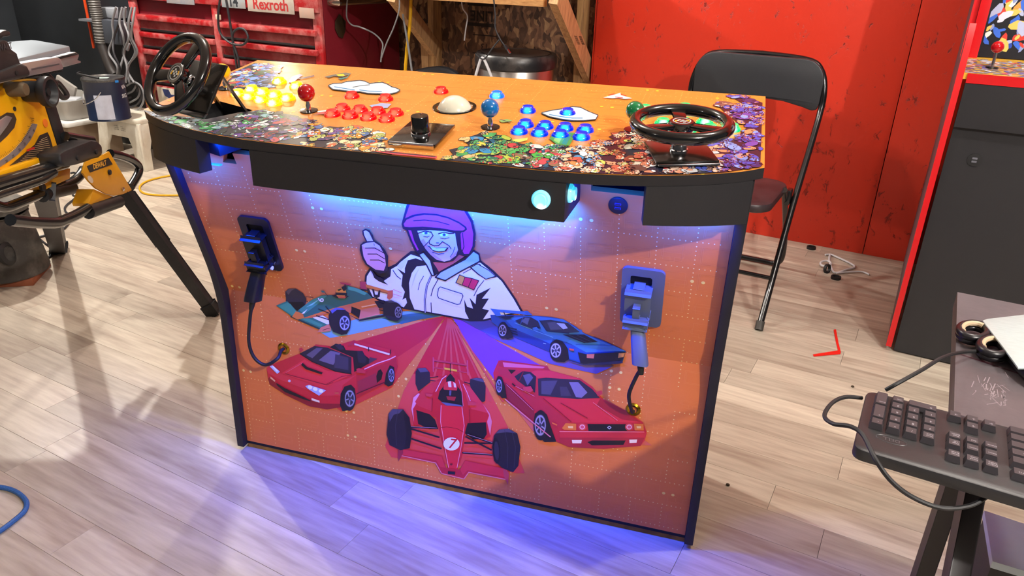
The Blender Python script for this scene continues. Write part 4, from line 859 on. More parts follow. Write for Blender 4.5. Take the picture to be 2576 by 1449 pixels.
pr.poly([(735, 195), (755, 188), (762, 192), (750, 200), (735, 212), (726, 208)], '#9a88b0'); pr.line([(752, 200), (775, 196), (790, 193)], 2.5, '#5a5468')
pr.poly([(930, 268), (960, 262), (985, 264), (975, 274), (940, 276)], '#a0b0d8')
pr.poly([(938, 383), (975, 383), (1100, 396), (1098, 402), (985, 391)], '#c03a48'); pr.line([(960, 384), (1095, 397)], 2.5, '#3a2230'); pr.line([(800, 284), (835, 279), (842, 276)], 3, '#d8dce0'); pr.poly([(788, 290), (815, 284), (840, 283), (820, 290)], '#c04a50')
pr.done('collage_print', DECK, dk, DB+.0002, lift=.0000004)

# ================================================================== FOLDING CHAIR
BT = mat('chair_black_enamel', '#121214', .25, coat=.2)
CH = thing('folding_chair', 'black folding chair with padded back standing by the red wall', 'chair', rm(0, -.7, 0))
hw = .272
def cpt(a, b, z): return rm(a+.01, b, z)
for s in (-1, 1):
    b = BM(); tube(b, [cpt(s*(hw+.012), -1.075, .012), cpt(s*hw, -.72, .36), cpt(s*hw, -.44, .66), cpt(s*(hw-.002), -.40, .78), cpt(s*(hw-.03), -.385, .86), cpt(s*(hw-.09), -.38, .895), cpt(0, -.378, .905)], .0125, 12, smooth=5); obj('frame_tube', b, BT, CH)
    b = BM(); tube(b, [cpt(s*(hw-.03), -.78, .46), cpt(s*(hw-.035), -.52, .22), cpt(s*(hw-.04), -.42, .06), cpt(s*(hw-.07), -.395, .018), cpt(s*(hw-.13), -.392, .015), cpt(0, -.392, .015)], .0115, 12, smooth=5); obj('rear_leg', b, BT, CH)
    b = BM(); tube(b, [cpt(s*(hw+.012), -1.078, .002), cpt(s*(hw+.011), -1.06, .03)], .0155, 12); obj('foot_cap', b, mat('foot_cap', '#3a3632', .6), CH)
    b = BM(); box(b, cpt(s*(hw-.022), -.70, .415), (.02, .05, .06), ROOM, .004); obj('hinge_bracket', b, BT, CH)
b = BM(); tube(b, [cpt(-hw, -.93, .155), cpt(hw, -.93, .155)], .0085, 10); obj('stretcher', b, BT, CH)
b = BM(); up_ = [q for q in rrect(-hw+.008, hw-.008, .5, .902, .085, 8) if q[1] > .8]
lowr = [(-hw+.010, .735), (-hw+.016, .708), (-hw+.035, .702), (-hw+.07, .712), (-.12, .728), (0, .734), (.12, .728), (hw-.07, .712), (hw-.035, .702), (hw-.016, .708), (hw-.010, .735)]
prism(b, [cpt(x, -.392, z) for x, z in up_+lowr], WB*(-.024), bev=.007); obj('backrest', b, mat('black_vinyl', '#2c2e32', .42, bump=.15, bscale=500), CH)
b = BM(); prism(b, [cpt(x, y, .432) for x, y in rrect(-hw+.03, hw-.03, -1.06, -.66, .075, 6)], (0, 0, .035), bev=.012); obj('seat', b, mat('seat_vinyl', '#2a2024', .38, bump=.1, bscale=400, dust='#4a3e42', dscale=6), CH)

# ================================================================== STEP STOOL, PAINT CAN, BINS
IV = mat('ivory_plastic', '#d8d2c2', .45, var=.1, vscale=6, dust='#c0b49c', dscale=7)
c0 = onz(305, 420, 0); sa, sb = ab(c0)
ST = thing('step_stool', 'dirty white plastic step stool under the paint can', 'stool', rm(sa, sb+.15, 0))
def stp(a, b, z): return rm(sa+a, sb+.16+b, z)
b = BM(); prism(b, [stp(x, y, .275) for x, y in rrect(-.195, .195, -.135, .135, .03)], (0, 0, .03), bev=.008); obj('top', b, IV, ST)
arch = [(-.195, .278), (.195, .278), (.218, 0), (.135, 0), (.12, .12), (.085, .185), (-.085, .185), (-.12, .12), (-.135, 0), (-.218, 0)]
for s in (-1, 1):
    b = BM(); prism(b, [stp(x, s*(.128+.022*(.278-z)/.278), z) for x, z in arch], WB*(-s*.016), bev=.003); obj('leg_frame', b, IV, ST)
    b = BM(); prism(b, [stp(s*(.19+.024*(.278-z)/.278), x*.68, z) for x, z in arch], WA*(-s*.016), bev=.003); obj('leg_frame', b, IV, ST)
b = BM(); r_ = random.Random(8)
for k in range(22): box(b, stp(-.03+.011*(k % 8)+(.02 if k % 8 > 3 else 0), -.1345, .225+.011*(k//8)), (.007*r_.uniform(.5, 1), .001, .006*r_.uniform(.5, 1)), ROOM)
obj('worn_stamp', b, mat('stamp_grey', '#8a8474', .6), ST)['kind'] = 'stuff'
cc = onz(278, 297, .306); CAN = thing('paint_can', 'dark blue paint can with white label standing on the stool', 'paint can', cc)
b = BM(); lathe(b, [(0, 0), (.112, 0), (.114, .003), (.112, .006), (.112, .222), (.115, .226), (.115, .234), (.108, .236), (.104, .230), (0, .230)], cc, seg=40); obj('body', b, mat('navy_can', '#16233e', .35), CAN)
b = BM(); lathe(b, [(.1145, .222), (.1165, .228), (.1145, .236), (.106, .238), (.102, .232), (0, .232)], cc, seg=40); obj('lid', b, mat('can_lid', '#3c3c40', .4, .6, dust='#8a8880', dscale=12), CAN)
vd = (CAM-cc); vd.z = 0; vd.normalize(); vx = V((-vd.y, vd.x, 0))
def oncan(ang, z, r=.1126): return cc+(vd*math.cos(ang)+vx*math.sin(ang))*r+V((0, 0, z))
b = BM(); n = 10
for i in range(n):
    a0_, a1_ = -.62+i*.085, -.62+(i+1)*.085; b.faces.new([b.verts.new(oncan(a0_, .012)), b.verts.new(oncan(a1_, .012)), b.verts.new(oncan(a1_, .15)), b.verts.new(oncan(a0_, .15))])
obj('paper_label', b, mat('label_white', '#b8bccc', .6, var=.08, vscale=30), CAN)
b = BM(); fc = oncan(.95, .135, .1145); text_on(b, 'SIG', fc, vx*math.cos(.95)-vd*math.sin(.95), (0, 0, 1), .03, bold=.0006); fc = oncan(1.0, .185, .1145); text_on(b, 'VA', fc, vx*math.cos(1.0)-vd*math.sin(1.0), (0, 0, 1), .03, bold=.0006); obj('lettering', b, mat('white_ink', '#d8dce0', .5), CAN)
b = BM(); tube(b, [oncan(-1.35, .15, .118), oncan(-1.1, .10, .135), oncan(-.5, .13, .130), oncan(-.2, .17, .120)], .003, 8, smooth=5); obj('bail_handle', b, CHROME, CAN)
b = BM(); tube(b, [oncan(-1.9, .16, .118), oncan(-2.2, .25, .13), oncan(-1.4, .262, .12), oncan(-.2, .245, .1)], .006, 8, smooth=6); obj('black_band', b, RUBBER, CAN)
b = BM(); box(b, cc+V((0, 0, .2335))+vd*.01, (.06, .045, .001), RZ(.5)); obj('lid_sticker', b, mat('sticker_pale', '#a8b8b4', .5), CAN)
b = BM(); box(b, oncan(.62, .222, .1165), (.02, .004, .012), Matrix.Rotation(math.atan2(vd.y, vd.x)+1.57+.62, 3, 'Z')); obj('blue_tape', b, mat('tape_blue', '#2a86d8', .5), CAN)
CLR = mat('clear_bin', '#c4c0b8', .3, trans=.35, var=.1, vscale=5)
bc = onz(165, 388, 0); ba, bb_ = ab(bc)
SH = thing('low_stand', 'low cardboard box carrying the plastic bins behind the saw', 'box', rm(ba, bb_, 0))
b = BM(); box(b, rm(ba, bb_+.1, .105), (.42, .34, .21), ROOM, .003); obj('carton', b, mat('cardboard', '#8a7660', .8, var=.15, vscale=8), SH)
b = BM(); prism(b, [rm(ba, bb_+.1, .212)+ROOM @ V((x, y, 0)) for x, y in rrect(-.23, .23, -.19, .19, .03)], (0, 0, .028), bev=.006); obj('bin_lid', b, mat('white_lid', '#dcdad4', .4), SH)
BN = thing('plastic_bin', 'translucent plastic bin full of odds and ends left of the paint can', 'bin', rm(ba, bb_+.1, .24))
def binring(z, ex): return [rm(ba, bb_+.1, z)+ROOM @ V((x, y, 0)) for x, y in rrect(-.19-ex, .19+ex, -.15-ex, .15+ex, .04)]
b = BM(); r1, r2, r3, r4 = [[b.verts.new(p) for p in binring(z, e)] for z, e in ((.2415, -.01), (.36, .015), (.36, .005), (.25, -.018))]
for A, B_ in ((r1, r2), (r2, r3), (r3, r4)):
    for i in range(len(A)): b.faces.new((A[i], A[(i+1) % len(A)], B_[(i+1) % len(A)], B_[i]))
b.faces.new(r1); b.faces.new(r4); obj('tub', b, CLR, BN)
odd = [('clear_box', 'small clear plastic box tipped up in the bin', (-.05, .02, .395), (.15, .02, .11), '#bfb8b0', .35), ('white_pouch', 'white packet lying in the plastic bin', (.07, -.04, .335), (.13, .10, .05), '#c8ccd0', .1), ('steel_ruler', 'thin grey rod leaning in the plastic bin', (.05, -.07, .36), (.18, .014, .01), '#9a9ea2', 0), ('black_tool', 'dark hand tool lying in the plastic bin', (-.11, -.06, .335), (.10, .05, .05), '#24262a', 0)]
for nm, lb, (x, y, z), sz, cl, tr_ in odd:
    b = BM(); box(b, (0, 0, 0), sz, Matrix.Rotation(.5, 3, 'Y') if sz[1] < .03 else RZ(.4), min(sz)*.25); o = tag(obj(nm, b, mat('odd_'+nm, cl, .35, trans=tr_)), lb, 'clutter'); o.location = rm(ba, bb_+.1, 0)+ROOM @ V((x, y, z))

# ================================================================== TOOL CHEST
TR = mat('tool_red', '#a8161c', .4, dust='#c88a86', dscale=9, var=.12, vscale=5); TRD = mat('tool_red_shaded', '#7c1218', .45, dust='#a05a58', dscale=7)  # drawer fronts get a darker red, recess shade painted into the colour
TB = thing('tool_chest', 'dusty red steel tool chest with rows of drawers', 'tool chest', rm(-2.96, -.3, 0))
A1, A2, BF = -3.735, -2.19, -.6
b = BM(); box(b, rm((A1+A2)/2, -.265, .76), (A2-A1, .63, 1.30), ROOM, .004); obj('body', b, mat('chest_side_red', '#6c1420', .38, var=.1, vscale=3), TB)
b = BM()
for a, w in ((A1+.035, .07), (A2-.03, .06), (-2.975, .05)): pass
for a, w in ((A1+.03, .06), (A2-.028, .056), (-2.985, .045)):
    b = BM(); box(b, rm(a, BF+.004, .62), (w, .022, 1.0), ROOM, .003); obj('front_rail', b, TR, TB)
b = BM(); box(b, rm((A1+A2)/2, BF-.004, 1.02), (A2-A1, .03, .14), ROOM, .004); TOPR = obj('top_panel', b, TR, TB)
for cx_, wd, zs in ((-3.335, .655, (.865, .765, .665, .565, .45, .33)), (-2.59, .735, (.865, .765, .665, .565, .45, .33))):
    for z, z2 in zip(zs, zs[1:]+(.2,)):
        h = z-z2-.008
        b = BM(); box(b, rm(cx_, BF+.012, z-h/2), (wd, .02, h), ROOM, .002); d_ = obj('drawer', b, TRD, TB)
        b = BM(); box(b, rm(cx_, BF-.010, z-.018), (wd, .022, .030), ROOM, .005); obj('drawer_pull', b, TR, d_)
        b = BM(); box(b, rm(cx_, BF-.0015, z-h+.004), (wd, .006, .012), ROOM, .001); obj('drawer_gap', b, mat('gap_black', '#050506', .7), d_)
b = BM(); tube(b, [rm(A2+.0, -.53, 1.0), rm(A2+.055, -.53, 1.0), rm(A2+.055, -.05, 1.0), rm(A2, -.05, 1.0)], .018, 14); obj('side_handle', b, mat('handle_chrome', '#c8b8a8', .2, 1), TB)
b = BM(); oc = rm(A2+.004, -.47, .885)
prism(b, [oc+WB*x+V((0, 0, z)) for x, z in ((0, .055), (.045, .015), (.035, -.035), (.012, -.07), (-.015, -.06), (-.04, -.02), (-.035, .02))], WA*.008, bev=.002); obj('bottle_opener', b, mat('old_brass', '#4a3c2c', .4, .7), TB)
def sticker(nm, u0, v0, u1, v1, col, txt=None, tc=None, ts=.06, bold=.002):
    p = atb((u0+u1)/2, (v0+v1)/2, BF-.0225); q0, q1 = atb(u0, (v0+v1)/2, BF-.0195), atb(u1, (v0+v1)/2, BF-.0195); w = (q1-q0).length; h = abs(atb((u0+u1)/2, v0, BF).z-atb((u0+u1)/2, v1, BF).z)
    b = BM(); box(b, p, (w, .0015, h), ROOM, .0004); o = obj(nm, b, mat('stk_'+nm, col, .5, dust='#a89a90', dscale=20), TB)
    if txt: obj('lettering', text_on(BM(), txt, p-WB*.0012, WA, (0, 0, 1), ts, bold=bold), mat('ink_'+nm, tc, .5), o)
sticker('brand_sticker', 622, -6, 738, 32, '#b8aca0', 'Rexroth', '#b03030', .078); sticker('number_plate', 557, -10, 616, 20, '#9aa0a4', '14', '#2a2e34', .075); sticker('grey_badge', 418, -18, 487, 10, '#8a8e98'); sticker('round_decal', 753, 20, 790, 46, '#b89888')
sticker('emblem_decal', 398, 222, 448, 264, '#c8bca8')
b = BM(); prism(b, [atb(u, v, BF-.0238) for u, v in ((408, 223), (424, 226), (430, 238), (446, 240), (447, 262), (424, 262), (426, 248), (414, 240))], WB*.0004); obj('emblem_shape', b, mat('emblem_navy', '#26305c', .5), TB)
p = atb(549, 43, BF-.022); b = BM(); box(b, p, (.04, .006, .026), ROOM, .001); obj('drawer_tag', b, mat('cream_tag', '#d0c4a8', .5), TB)

# dark rack with orange edges beside the chest --------------------------
RK = thing('storage_rack', 'black rack with orange edge strips left of the tool chest', 'rack', rm(-4.1, -.3, 0))
p1, p2, p3_, p4_ = atb(197, -10, -.62), atb(222, 80, -.62), atb(312, -10, -.62), atb(338, 100, -.62)
a1_, a2_ = ab(p1)[0], ab(p3_)[0]
b = BM(); box(b, rm((a1_+a2_)/2, -.28, .75), (a2_-a1_-.05, .56, 1.5), ROOM, .004); obj('cabinet', b, mat('rack_black', '#1a1c20', .5), RK)
OR = mat('orange_edge', '#d8481c', .4)
for a, z0_, z1_ in ((a1_, .62, 1.5), (a2_, .30, 1.5)):
    b = BM(); box(b, rm(a, -.585, (z0_+z1_)/2), (.013, .014, z1_-z0_), ROOM, .003); obj('edge_strip', b, OR, RK)
b = BM(); box(b, rm((a1_+a2_)/2, -.61, .80), (a2_-a1_, .08, .012), ROOM); obj('shelf_ledge', b, mat('ledge_grey', '#6a6e74', .4), RK)
b = BM(); box(b, atb(285, 32, -.62), (.16, .09, .06), ROOM, .008); tag(obj('grey_gadget', b, mat('gadget_grey', '#8a8e94', .4)), 'small grey plastic gadget on the dark rack ledge', 'gadget')
b = BM(); box(b, atb(285, 80, -.69), (.20, .06, .14), ROOM, .006); tag(obj('dark_box', b, mat('dbox', '#3a3e46', .5)), 'dark grey box hung among the cables on the rack', 'box')
b = BM(); hp_ = [atb(u, v, -.72) for u, v in ((232, -20), (240, 20), (248, 60), (255, 108))]
cpts = spline(hp_, 14); rad = [.036 if i % 2 else .031 for i in range(len(cpts))]; tube(b, cpts, rad, 14)
HO = thing('vacuum_hose', 'ribbed grey vacuum hose hanging in front of the dark rack', 'hose', cpts[-1]); obj('ribbed_hose', b, mat('hose_grey', '#55524e', .5), HO)
b = BM(); tube(b, [atb(u, v, -.72) for u, v in ((255, 108), (262, 130), (275, 165), (288, 188))], [.03, .03, .027, .026], 14, smooth=4); obj('hose_end', b, mat('hose_dark', '#2e2a28', .5), HO)
CG = mat('cable_grey', '#7a7a7c', .5); CB = mat('cable_black', '#26262a', .5); CWH = mat('cable_white', '#cfcfd2', .5)
def cable(name, label, pts, r, m_, grp=None, k=6): 
    b = BM(); tube(b, pts, r, 8, smooth=k); o = tag(obj(name, b, m_), label, 'cable', grp); return o
crr = random.Random(4)
for i in range(7):
    u = 282+i*8; pts = [atb(u+10, 18, -.745)]
    for k in range(1, 6): pts.append(atb(u+10+crr.uniform(-14, 14)-k*2, 18+k*38, -.745-crr.uniform(0, .04)))
    cable('power_cord', ('grey', 'black', 'grey')[i % 3]+' cord in the tangle hanging beside the red chest', pts, .0065, (CG, CB, CG)[i % 3], ('grey', 'black', 'grey')[i % 3]+' tangled cords beside the chest')
for i in range(5):
    cu, cv = 300+i*9, 215+i*7; pts = [atb(cu+math.cos(t)*(42-i*4), cv+math.sin(t)*(24+i*3), -.70-.01*i) for t in [k*.7+i for k in range(9)]]
    cable('coiled_cord', ('grey', 'black')[i % 2]+' cord lying in loose coils above the stool', pts, .006, (CG, CB)[i % 2], ('grey', 'black')[i % 2]+' coiled cords above the stool')
b = BM(); q = atb(322, 118, -.69); box(b, q, (.02, .015, .05), Matrix.Rotation(.5, 3, 'Y'), .004); tag(obj('mains_plug', b, CG), 'grey mains plug dangling in the cord tangle', 'plug')
cable('black_lead', 'dark lead hanging in front of the red drawers with a loop', [atb(u, v, -.66) for u, v in ((555, -12), (549, 40), (553, 80), (572, 103), (592, 112), (612, 112), (624, 96), (616, 76), (600, 72), (586, 84), (586, 106), (594, 130), (600, 152), (602, 172))], .0065, CB)
cable('black_lead', 'dark lead hanging straight down over the red drawers', [atb(u, v, -.65) for u, v in ((567, -12), (576, 40), (584, 90), (590, 130), (596, 172))], .0065, CB)

# ================================================================== BENCH, BRACES AND BIN AT THE BACK
BE = thing('work_bench', 'raw timber bench edge with diagonal braces on the back wall', 'bench', rm(-1.4, .05, .6))
b = BM(); box(b, rm(-1.515, -.60, 1.128), (1.24, .038, .16), ROOM, .002); obj('front_rail', b, wood_mat('pine_rail', '#b07a48', '#dba66c', (3, 30, 30), .6), BE)
b = BM(); box(b, rm(-1.52, -.26, 1.23), (1.30, .72, .03), ROOM, .002); obj('bench_top', b, OSB, BE)
def brace(u0, v0, u1, v1):
    p0 = atb(u0, v0, -.56); a_ = ab(p0)[0]; p1 = atb(u1, v1, .05); d = (p1-p0); top = p0-d*.12; b = BM(); beam(b, top, p1+d*.25, .085, .038, WA, .002); return b
BRM = wood_mat('pine_brace', '#a67c52', '#d6ab78', (30, 30, 4), .6)
br = obj('brace', brace(1408, 10, 1478, 178), BRM, BE); obj('brace', brace(1002, 0, 1096, 128), BRM, BE)
b = BM(); beam(b, atb(1078, 112, .03), atb(1085, 250, .03), .1, .02, WB); obj('cleat', b, BRM, BE)
pa, pb_ = atb(1443, 60, -.42), atb(1466, 118, -.2); dd = (pb_-pa).normalized(); nn = dd.cross(WA).normalized()
if nn.dot(CAM-pa) < 0: nn = -nn
b = BM()
r_ = random.Random(2)
for k in range(3):
    for j in range(9):
        q = (pa+pb_)/2+nn*.0215+WA*(.024-.024*k)+dd*(.011*(j-4)); prism(b, [q-dd*.0035-WA*.007, q+dd*.0035*r_.uniform(.3, 1)-WA*.007, q+dd*.0035+WA*.007, q-dd*.0035*r_.uniform(.3, 1)+WA*.007], nn*.0003)
obj('grade_stamp', b, mat('stamp_ink', '#20140e', .8), br)['kind'] = 'stuff'
tc_ = rm(-1.165, -.36, 0); TC = thing('trash_can', 'round stainless steel trash can with black lid', 'trash can', tc_)
b = BM(); lathe(b, [(0, 0), (.185, 0), (.19, .01), (.19, .755), (.186, .76)], tc_, seg=56); obj('body', b, STEEL, TC)
b = BM(); lathe(b, [(.19, .745), (.2, .752), (.203, .775), (.2, .805), (.192, .815), (.178, .815), (.172, .808), (0, .812)], tc_, seg=56); obj('lid', b, mat('lid_black', '#1b1c1f', .35, dust='#5a5450', dscale=10), TC)
b = BM(); lathe(b, [(.06, .8155), (.165, .812), (.167, .815), (.06, .8185), (0, .818)], tc_, seg=48); obj('lid_disc', b, mat('lid_disc', '#3a3634', .3, .3, dust='#6a625c', dscale=6), TC)
cable('yellow_cable', 'thick yellow cable hanging over the bench brace', [atb(u, v, -.5) for u, v in ((1034, -12), (1031, 60), (1024, 120), (1018, 200))], .0085, mat('cable_yellow', '#d8a410', .4))
cable('grey_lead', 'grey lead crossing the yellow cable', [atb(u, v, -.52) for u, v in ((1010, -12), (1014, 40), (1026, 110), (1040, 205))], .0055, CG)
cable('pale_lead', 'thin pale lead dangling against the tool chest side', [atb(u, v, -.5) for u, v in ((875, -12), (872, 40), (884, 62), (905, 68), (940, 84), (962, 108), (960, 135), (958, 156))], .004, CG)
cable('pale_lead', 'thin grey lead swinging left of the yellow cable', [atb(u, v, -.64) for u, v in ((1004, -12), (1004, 25), (990, 70), (972, 110), (960, 145))], .0035, CG)
cable('pale_lead', 'thin white lead hanging over the raw chipboard', [atb(u, v, -.4) for u, v in ((1160, -12), (1164, 20), (1176, 40), (1172, 70), (1168, 102))], .0035, CWH)
ul = thing('usb_lead', 'thin dark usb lead with a metal plug hanging over the trash can', 'cable', atb(1280, 130, -.62))
obj('wire', tube(BM(), [atb(u, v, -.62) for u, v in ((1241, -12), (1246, 40), (1246, 70), (1258, 98), (1270, 115))], .0035, 8, smooth=6), CB, ul)
b = BM(); beam(b, atb(1270, 114, -.62), atb(1277, 124, -.62), .014, .009); obj('plug_body', b, CB, ul); b = BM(); beam(b, atb(1277, 124, -.62), atb(1283, 134, -.62), .013, .006); obj('plug_shell', b, CHROME, ul)
wl_ = thing('white_lead', 'white cord bent into a peak behind the control deck', 'cable', atb(1212, 146, -.62))
obj('cord', tube(BM(), [atb(u, v, -.62) for u, v in ((1190, 215), (1204, 165), (1212, 146), (1222, 158), (1245, 215))], .0065, 8, smooth=6), CWH, wl_)
obj('twist_tie', tube(BM(), [atb(u, v, -.625) for u, v in ((1256, 100), (1240, 120), (1222, 145), (1212, 148), (1196, 135))], .0035, 8, smooth=6), CB, wl_)
cable('black_bag_strap', 'black strap lying low behind the cabinet', [atb(u, v, -.4) for u, v in ((1045, 186), (1075, 179), (1110, 176), (1135, 182), (1150, 192))], .02, CB)

# ================================================================== SECOND ARCADE CABINET
AR = thing('arcade_cabinet', 'black arcade cabinet with red edges at the right edge of the picture', 'arcade cabinet', rm(1.2, -.5, 0))
AE = .717; AB = -.997
RE = mat('red_edge', '#c8141a', .3, coat=.2); REM = mat('grey_side', '#54464c', .5)
sidep = [(AB, .02), (AB, .965), (AB+.07, 1.10), (AB+.09, 1.10), (AB+.22, .985), (AB+.30, .985), (AB+.42, 1.9), (-.02, 1.9), (-.02, .02)]
for a in (AE, AE+.72):
    b = BM(); prism(b, [rm(a, bb2, z) for bb2, z in sidep], WA*.018); bmesh.ops.recalc_face_normals(b, faces=b.faces[:])
    for f in b.faces: f.material_index = 0 if abs(f.normal.dot(WA)) > .9 else 1
    obj('side_panel', b, [REM, RE], AR)
b = BM(); box(b, rm(AE+.36+.018, AB+.02, .44), (.70, .018, .87), ROOM); obj('front_panel', b, mat('panel_charcoal', '#232326', .45, bump=.08, bscale=300), AR)
b = BM(); box(b, rm(AE+.378, AB+.035, .03), (.70, .02, .05), ROOM); obj('plinth', b, mat('raw_board_edge', '#8a6428', .8), AR)
b = BM(); box(b, rm(AE+.378, AB+.004, .868), (.70, .02, .132), ROOM); obj('apron', b, BLACK, AR)
b = BM(); box(b, rm(AE+.378, AB+.003, .949), (.70, .02, .028), ROOM); obj('deck_edge', b, RE, AR)
b = BM(); prism(b, [rm(AE+.018, AB+.0, .963), rm(AE+.738, AB+.0, .963), rm(AE+.738, AB+.33, .985), rm(AE+.018, AB+.33, .985)], (0, 0, -.018)); AD = obj('control_deck', b, mat('deck_yellow', '#d8a838', .3), AR)
b = BM(); prism(b, [rm(AE+.018, AB+.30, .985), rm(AE+.738, AB+.30, .985), rm(AE+.738, AB+.42, 1.88), rm(AE+.018, AB+.42, 1.88)], WB*.01); AS = obj('backboard', b, mat('board_black', '#18161c', .3), AR)
b = BM(); box(b, rm(AE+.034, AB+.352, 1.43), (.030, .03, .92), ROOM @ RX(-.1325), .001); obj('screen_edge', b, RE, AR)
b = BM(); M = face_mat(rm(AE+.108, AB+.0105, .706), -WB); lathe(b, [(0, 0), (.02, 0), (.02, .002), (0, .003)], seg=28); o = obj('usb_socket', b, RUBBER, AR); o.matrix_basis = M
for y in (-.005, .005):
    b = BM(); box(b, (0, y, .0035), (.014, .006, .001)); q = obj('usb_slot', b, mat('slot_grey', '#6a6a74', .4)); q.matrix_basis = M; child(q, o)
def ablob(parent, f, x0, x1, y0, y1, cols, n, sz, seed, nm):
    r_ = random.Random(seed); p_ = Print(f, .3)
    for i in range(n):
        x, y = r_.uniform(x0, x1), r_.uniform(y0, y1); s_ = sz*r_.uniform(.4, 1.3); a0_ = r_.uniform(0, 3.1); R = []
        for k in range(8):
            a = 2*math.pi*k/8; X, Y = s_*math.cos(a)*r_.uniform(.7, 1.2), s_*.5*math.sin(a)*r_.uniform(.7, 1.2); R.append((min(max(x+X*math.cos(a0_)-Y*math.sin(a0_), x0), x1), min(max(y+X*math.sin(a0_)+Y*math.cos(a0_), y0), y1)))
        p_.raw(R, r_.choice(cols))
    return p_
p_ = ablob(AS, lambda x, y: (x, y), AE+.055, AE+.71, .02, .5, ['#f0ece4', '#d8d8e8', '#c83c30', '#e09848', '#3a68d0', '#2c48a8', '#141218', '#8a98c8', '#e0c060', '#b0b8d8'], 900, .022, 9, 'x')
sd = V((0, 0, 0))+WB*.12+V((0, 0, .895)); sd.normalize(); sn = -WB*.895+V((0, 0, .12)); sn.normalize()
p_.done('collage_print', AS, lambda x, y, h: rm(x, AB+.30, .985)+sd*y+sn*h, .0006, .0000006)
p_ = ablob(AD, lambda x, y: (x, y), AE+.020, AE+.72, .004, .262, ['#8a8aa0', '#c8c4d0', '#6a58a0', '#c84840', '#e0a058', '#5a6a70', '#e8e4e0', '#70687a', '#9a98a8'], 900, .014, 12, 'x')
p_.done('collage_print', AD, lambda x, y, h: rm(x, AB+y, .963+y*.0667+h), .0006, .0000006)
def jst(a, bb2, par):
    P0 = rm(a, bb2, .963+(bb2-AB)*.0667)
    o = obj('joystick', sphere(BM(), P0+V((0, 0, .062)), .0178, 28), mat('ball_crimson', '#c00c18', .12, coat=.7), par)
    obj('shaft', lathe(BM(), [(.0045, 0), (.0045, .05)], P0, seg=14), CHROME, o); obj('dust_washer', lathe(BM(), [(0, .0005), (.02, .0005), (.018, .003), (0, .0035)], P0, seg=28), BLACKG, o)
jst(.808, AB+.12, AR)
for a, bb2 in ((.93, .09), (.965, .10)):
    b = BM(); lathe(b, [(0, 0), (.0165, 0), (.0165, .003), (.0135, .006), (.012, .006), (.012, .011), (0, .0115)], rm(a, AB+bb2, .9635+bb2*.0667), seg=24); obj('push_button', b, mat('button_red', '#8a0a14', .2), AR)

# ================================================================== DESK, KEYBOARD, SCISSORS
DK_ = thing('folding_desk', 'scuffed dark brown folding table in the right foreground', 'table', onz(2385, 730, .75))
TOPM = mat('desk_brown', '#534d50', .34, bump=.08, bscale=60, dust='#686063', dscale=4); EDG = mat('desk_edge', '#4a4038', .55)
da, db = ab(onz(2385, 730, .75)); da2 = ab(onz(2432, 1010, .75))[0]; dA = (da+da2)/2; dN = ab(onz(2480, 1190, .75))[1]
b = BM(); prism(b, [rm(dA, db, .75), rm(dA+.9, db, .75), rm(dA+.9, dN, .75), rm(dA, dN, .75)], (0, 0, -.03)); bmesh.ops.recalc_face_normals(b, faces=b.faces[:])
for f in b.faces: f.material_index = 0 if f.normal.z > .9 else 1
obj('table_top', b, [TOPM, EDG], DK_)
b = BM(); r_ = random.Random(6); q0 = onz(2500, 985, .7503)
for k in range(45):
    q = q0+V((r_.gauss(0, .010), r_.gauss(0, .018), 0)); an = r_.gauss(1.2, .35); d_ = V((math.cos(an), math.sin(an), 0))*r_.uniform(.002, .011); n_ = V((-d_.y, d_.x, 0)).normalized()*r_.uniform(.0002, .0007)
    b.faces.new([b.verts.new(t) for t in (q-d_-n_, q+d_-n_, q+d_+n_, q-d_+n_)])
obj('scratches', b, mat('scuff', '#94888e', .6), DK_)['kind'] = 'stuff'
b = BM(); q1, q2 = onz(2413, 890, .7504), onz(2576, 944, .7504); n_ = (q2-q1).cross(V((0, 0, 1))).normalized()*.0015; q2 = q2+(q2-q1)*.3; b.faces.new([b.verts.new(t) for t in (q1-n_, q2-n_, q2+n_, q1+n_)]); obj('fold_line', b, mat('fold_red', '#3a1420', .5), DK_)
LEGM = mat('leg_black', '#1a1416', .5); apx = ab(onz(2412, 1010, .72))
t0 = rm(dA+.035, apx[1], .715)
b = BM(); beam(b, t0, V((t0.x, t0.y, 0)), .022, .055, WB, .002); obj('leg', b, LEGM, DK_)
b = BM(); beam(b, rm(dA+.045, apx[1]-.02, .715), rm(dA+.045, apx[1]-.80, .0), .022, .055, WB, .002); obj('leg', b, LEGM, DK_)
b = BM(); beam(b, rm(dA+.84, apx[1], .715), rm(dA+.84, apx[1], 0), .022, .055, WB, .002); obj('leg', b, LEGM, DK_)
# low cabinet with a pale top
lc = [onz(u, v, .48) for u, v in ((2476, 1284), (2590, 1322), (2610, 1446), (2497, 1412))]
LC = thing('low_cabinet', 'low dark cabinet with a pale blue-grey top under the folding table', 'cabinet', V((lc[0].x, lc[0].y, 0)))
b = BM(); prism(b, lc, (0, 0, -.012)); obj('top', b, mat('pale_top', '#c4d4dc', .4, var=.05, vscale=30), LC)
mid = sum(lc, V((0, 0, 0)))/4; b = BM(); prism(b, [V((mid.x+(p.x-mid.x)*.95, mid.y+(p.y-mid.y)*.95, .467)) for p in lc], (0, 0, -.467)); obj('carcass', b, BLACK, LC)
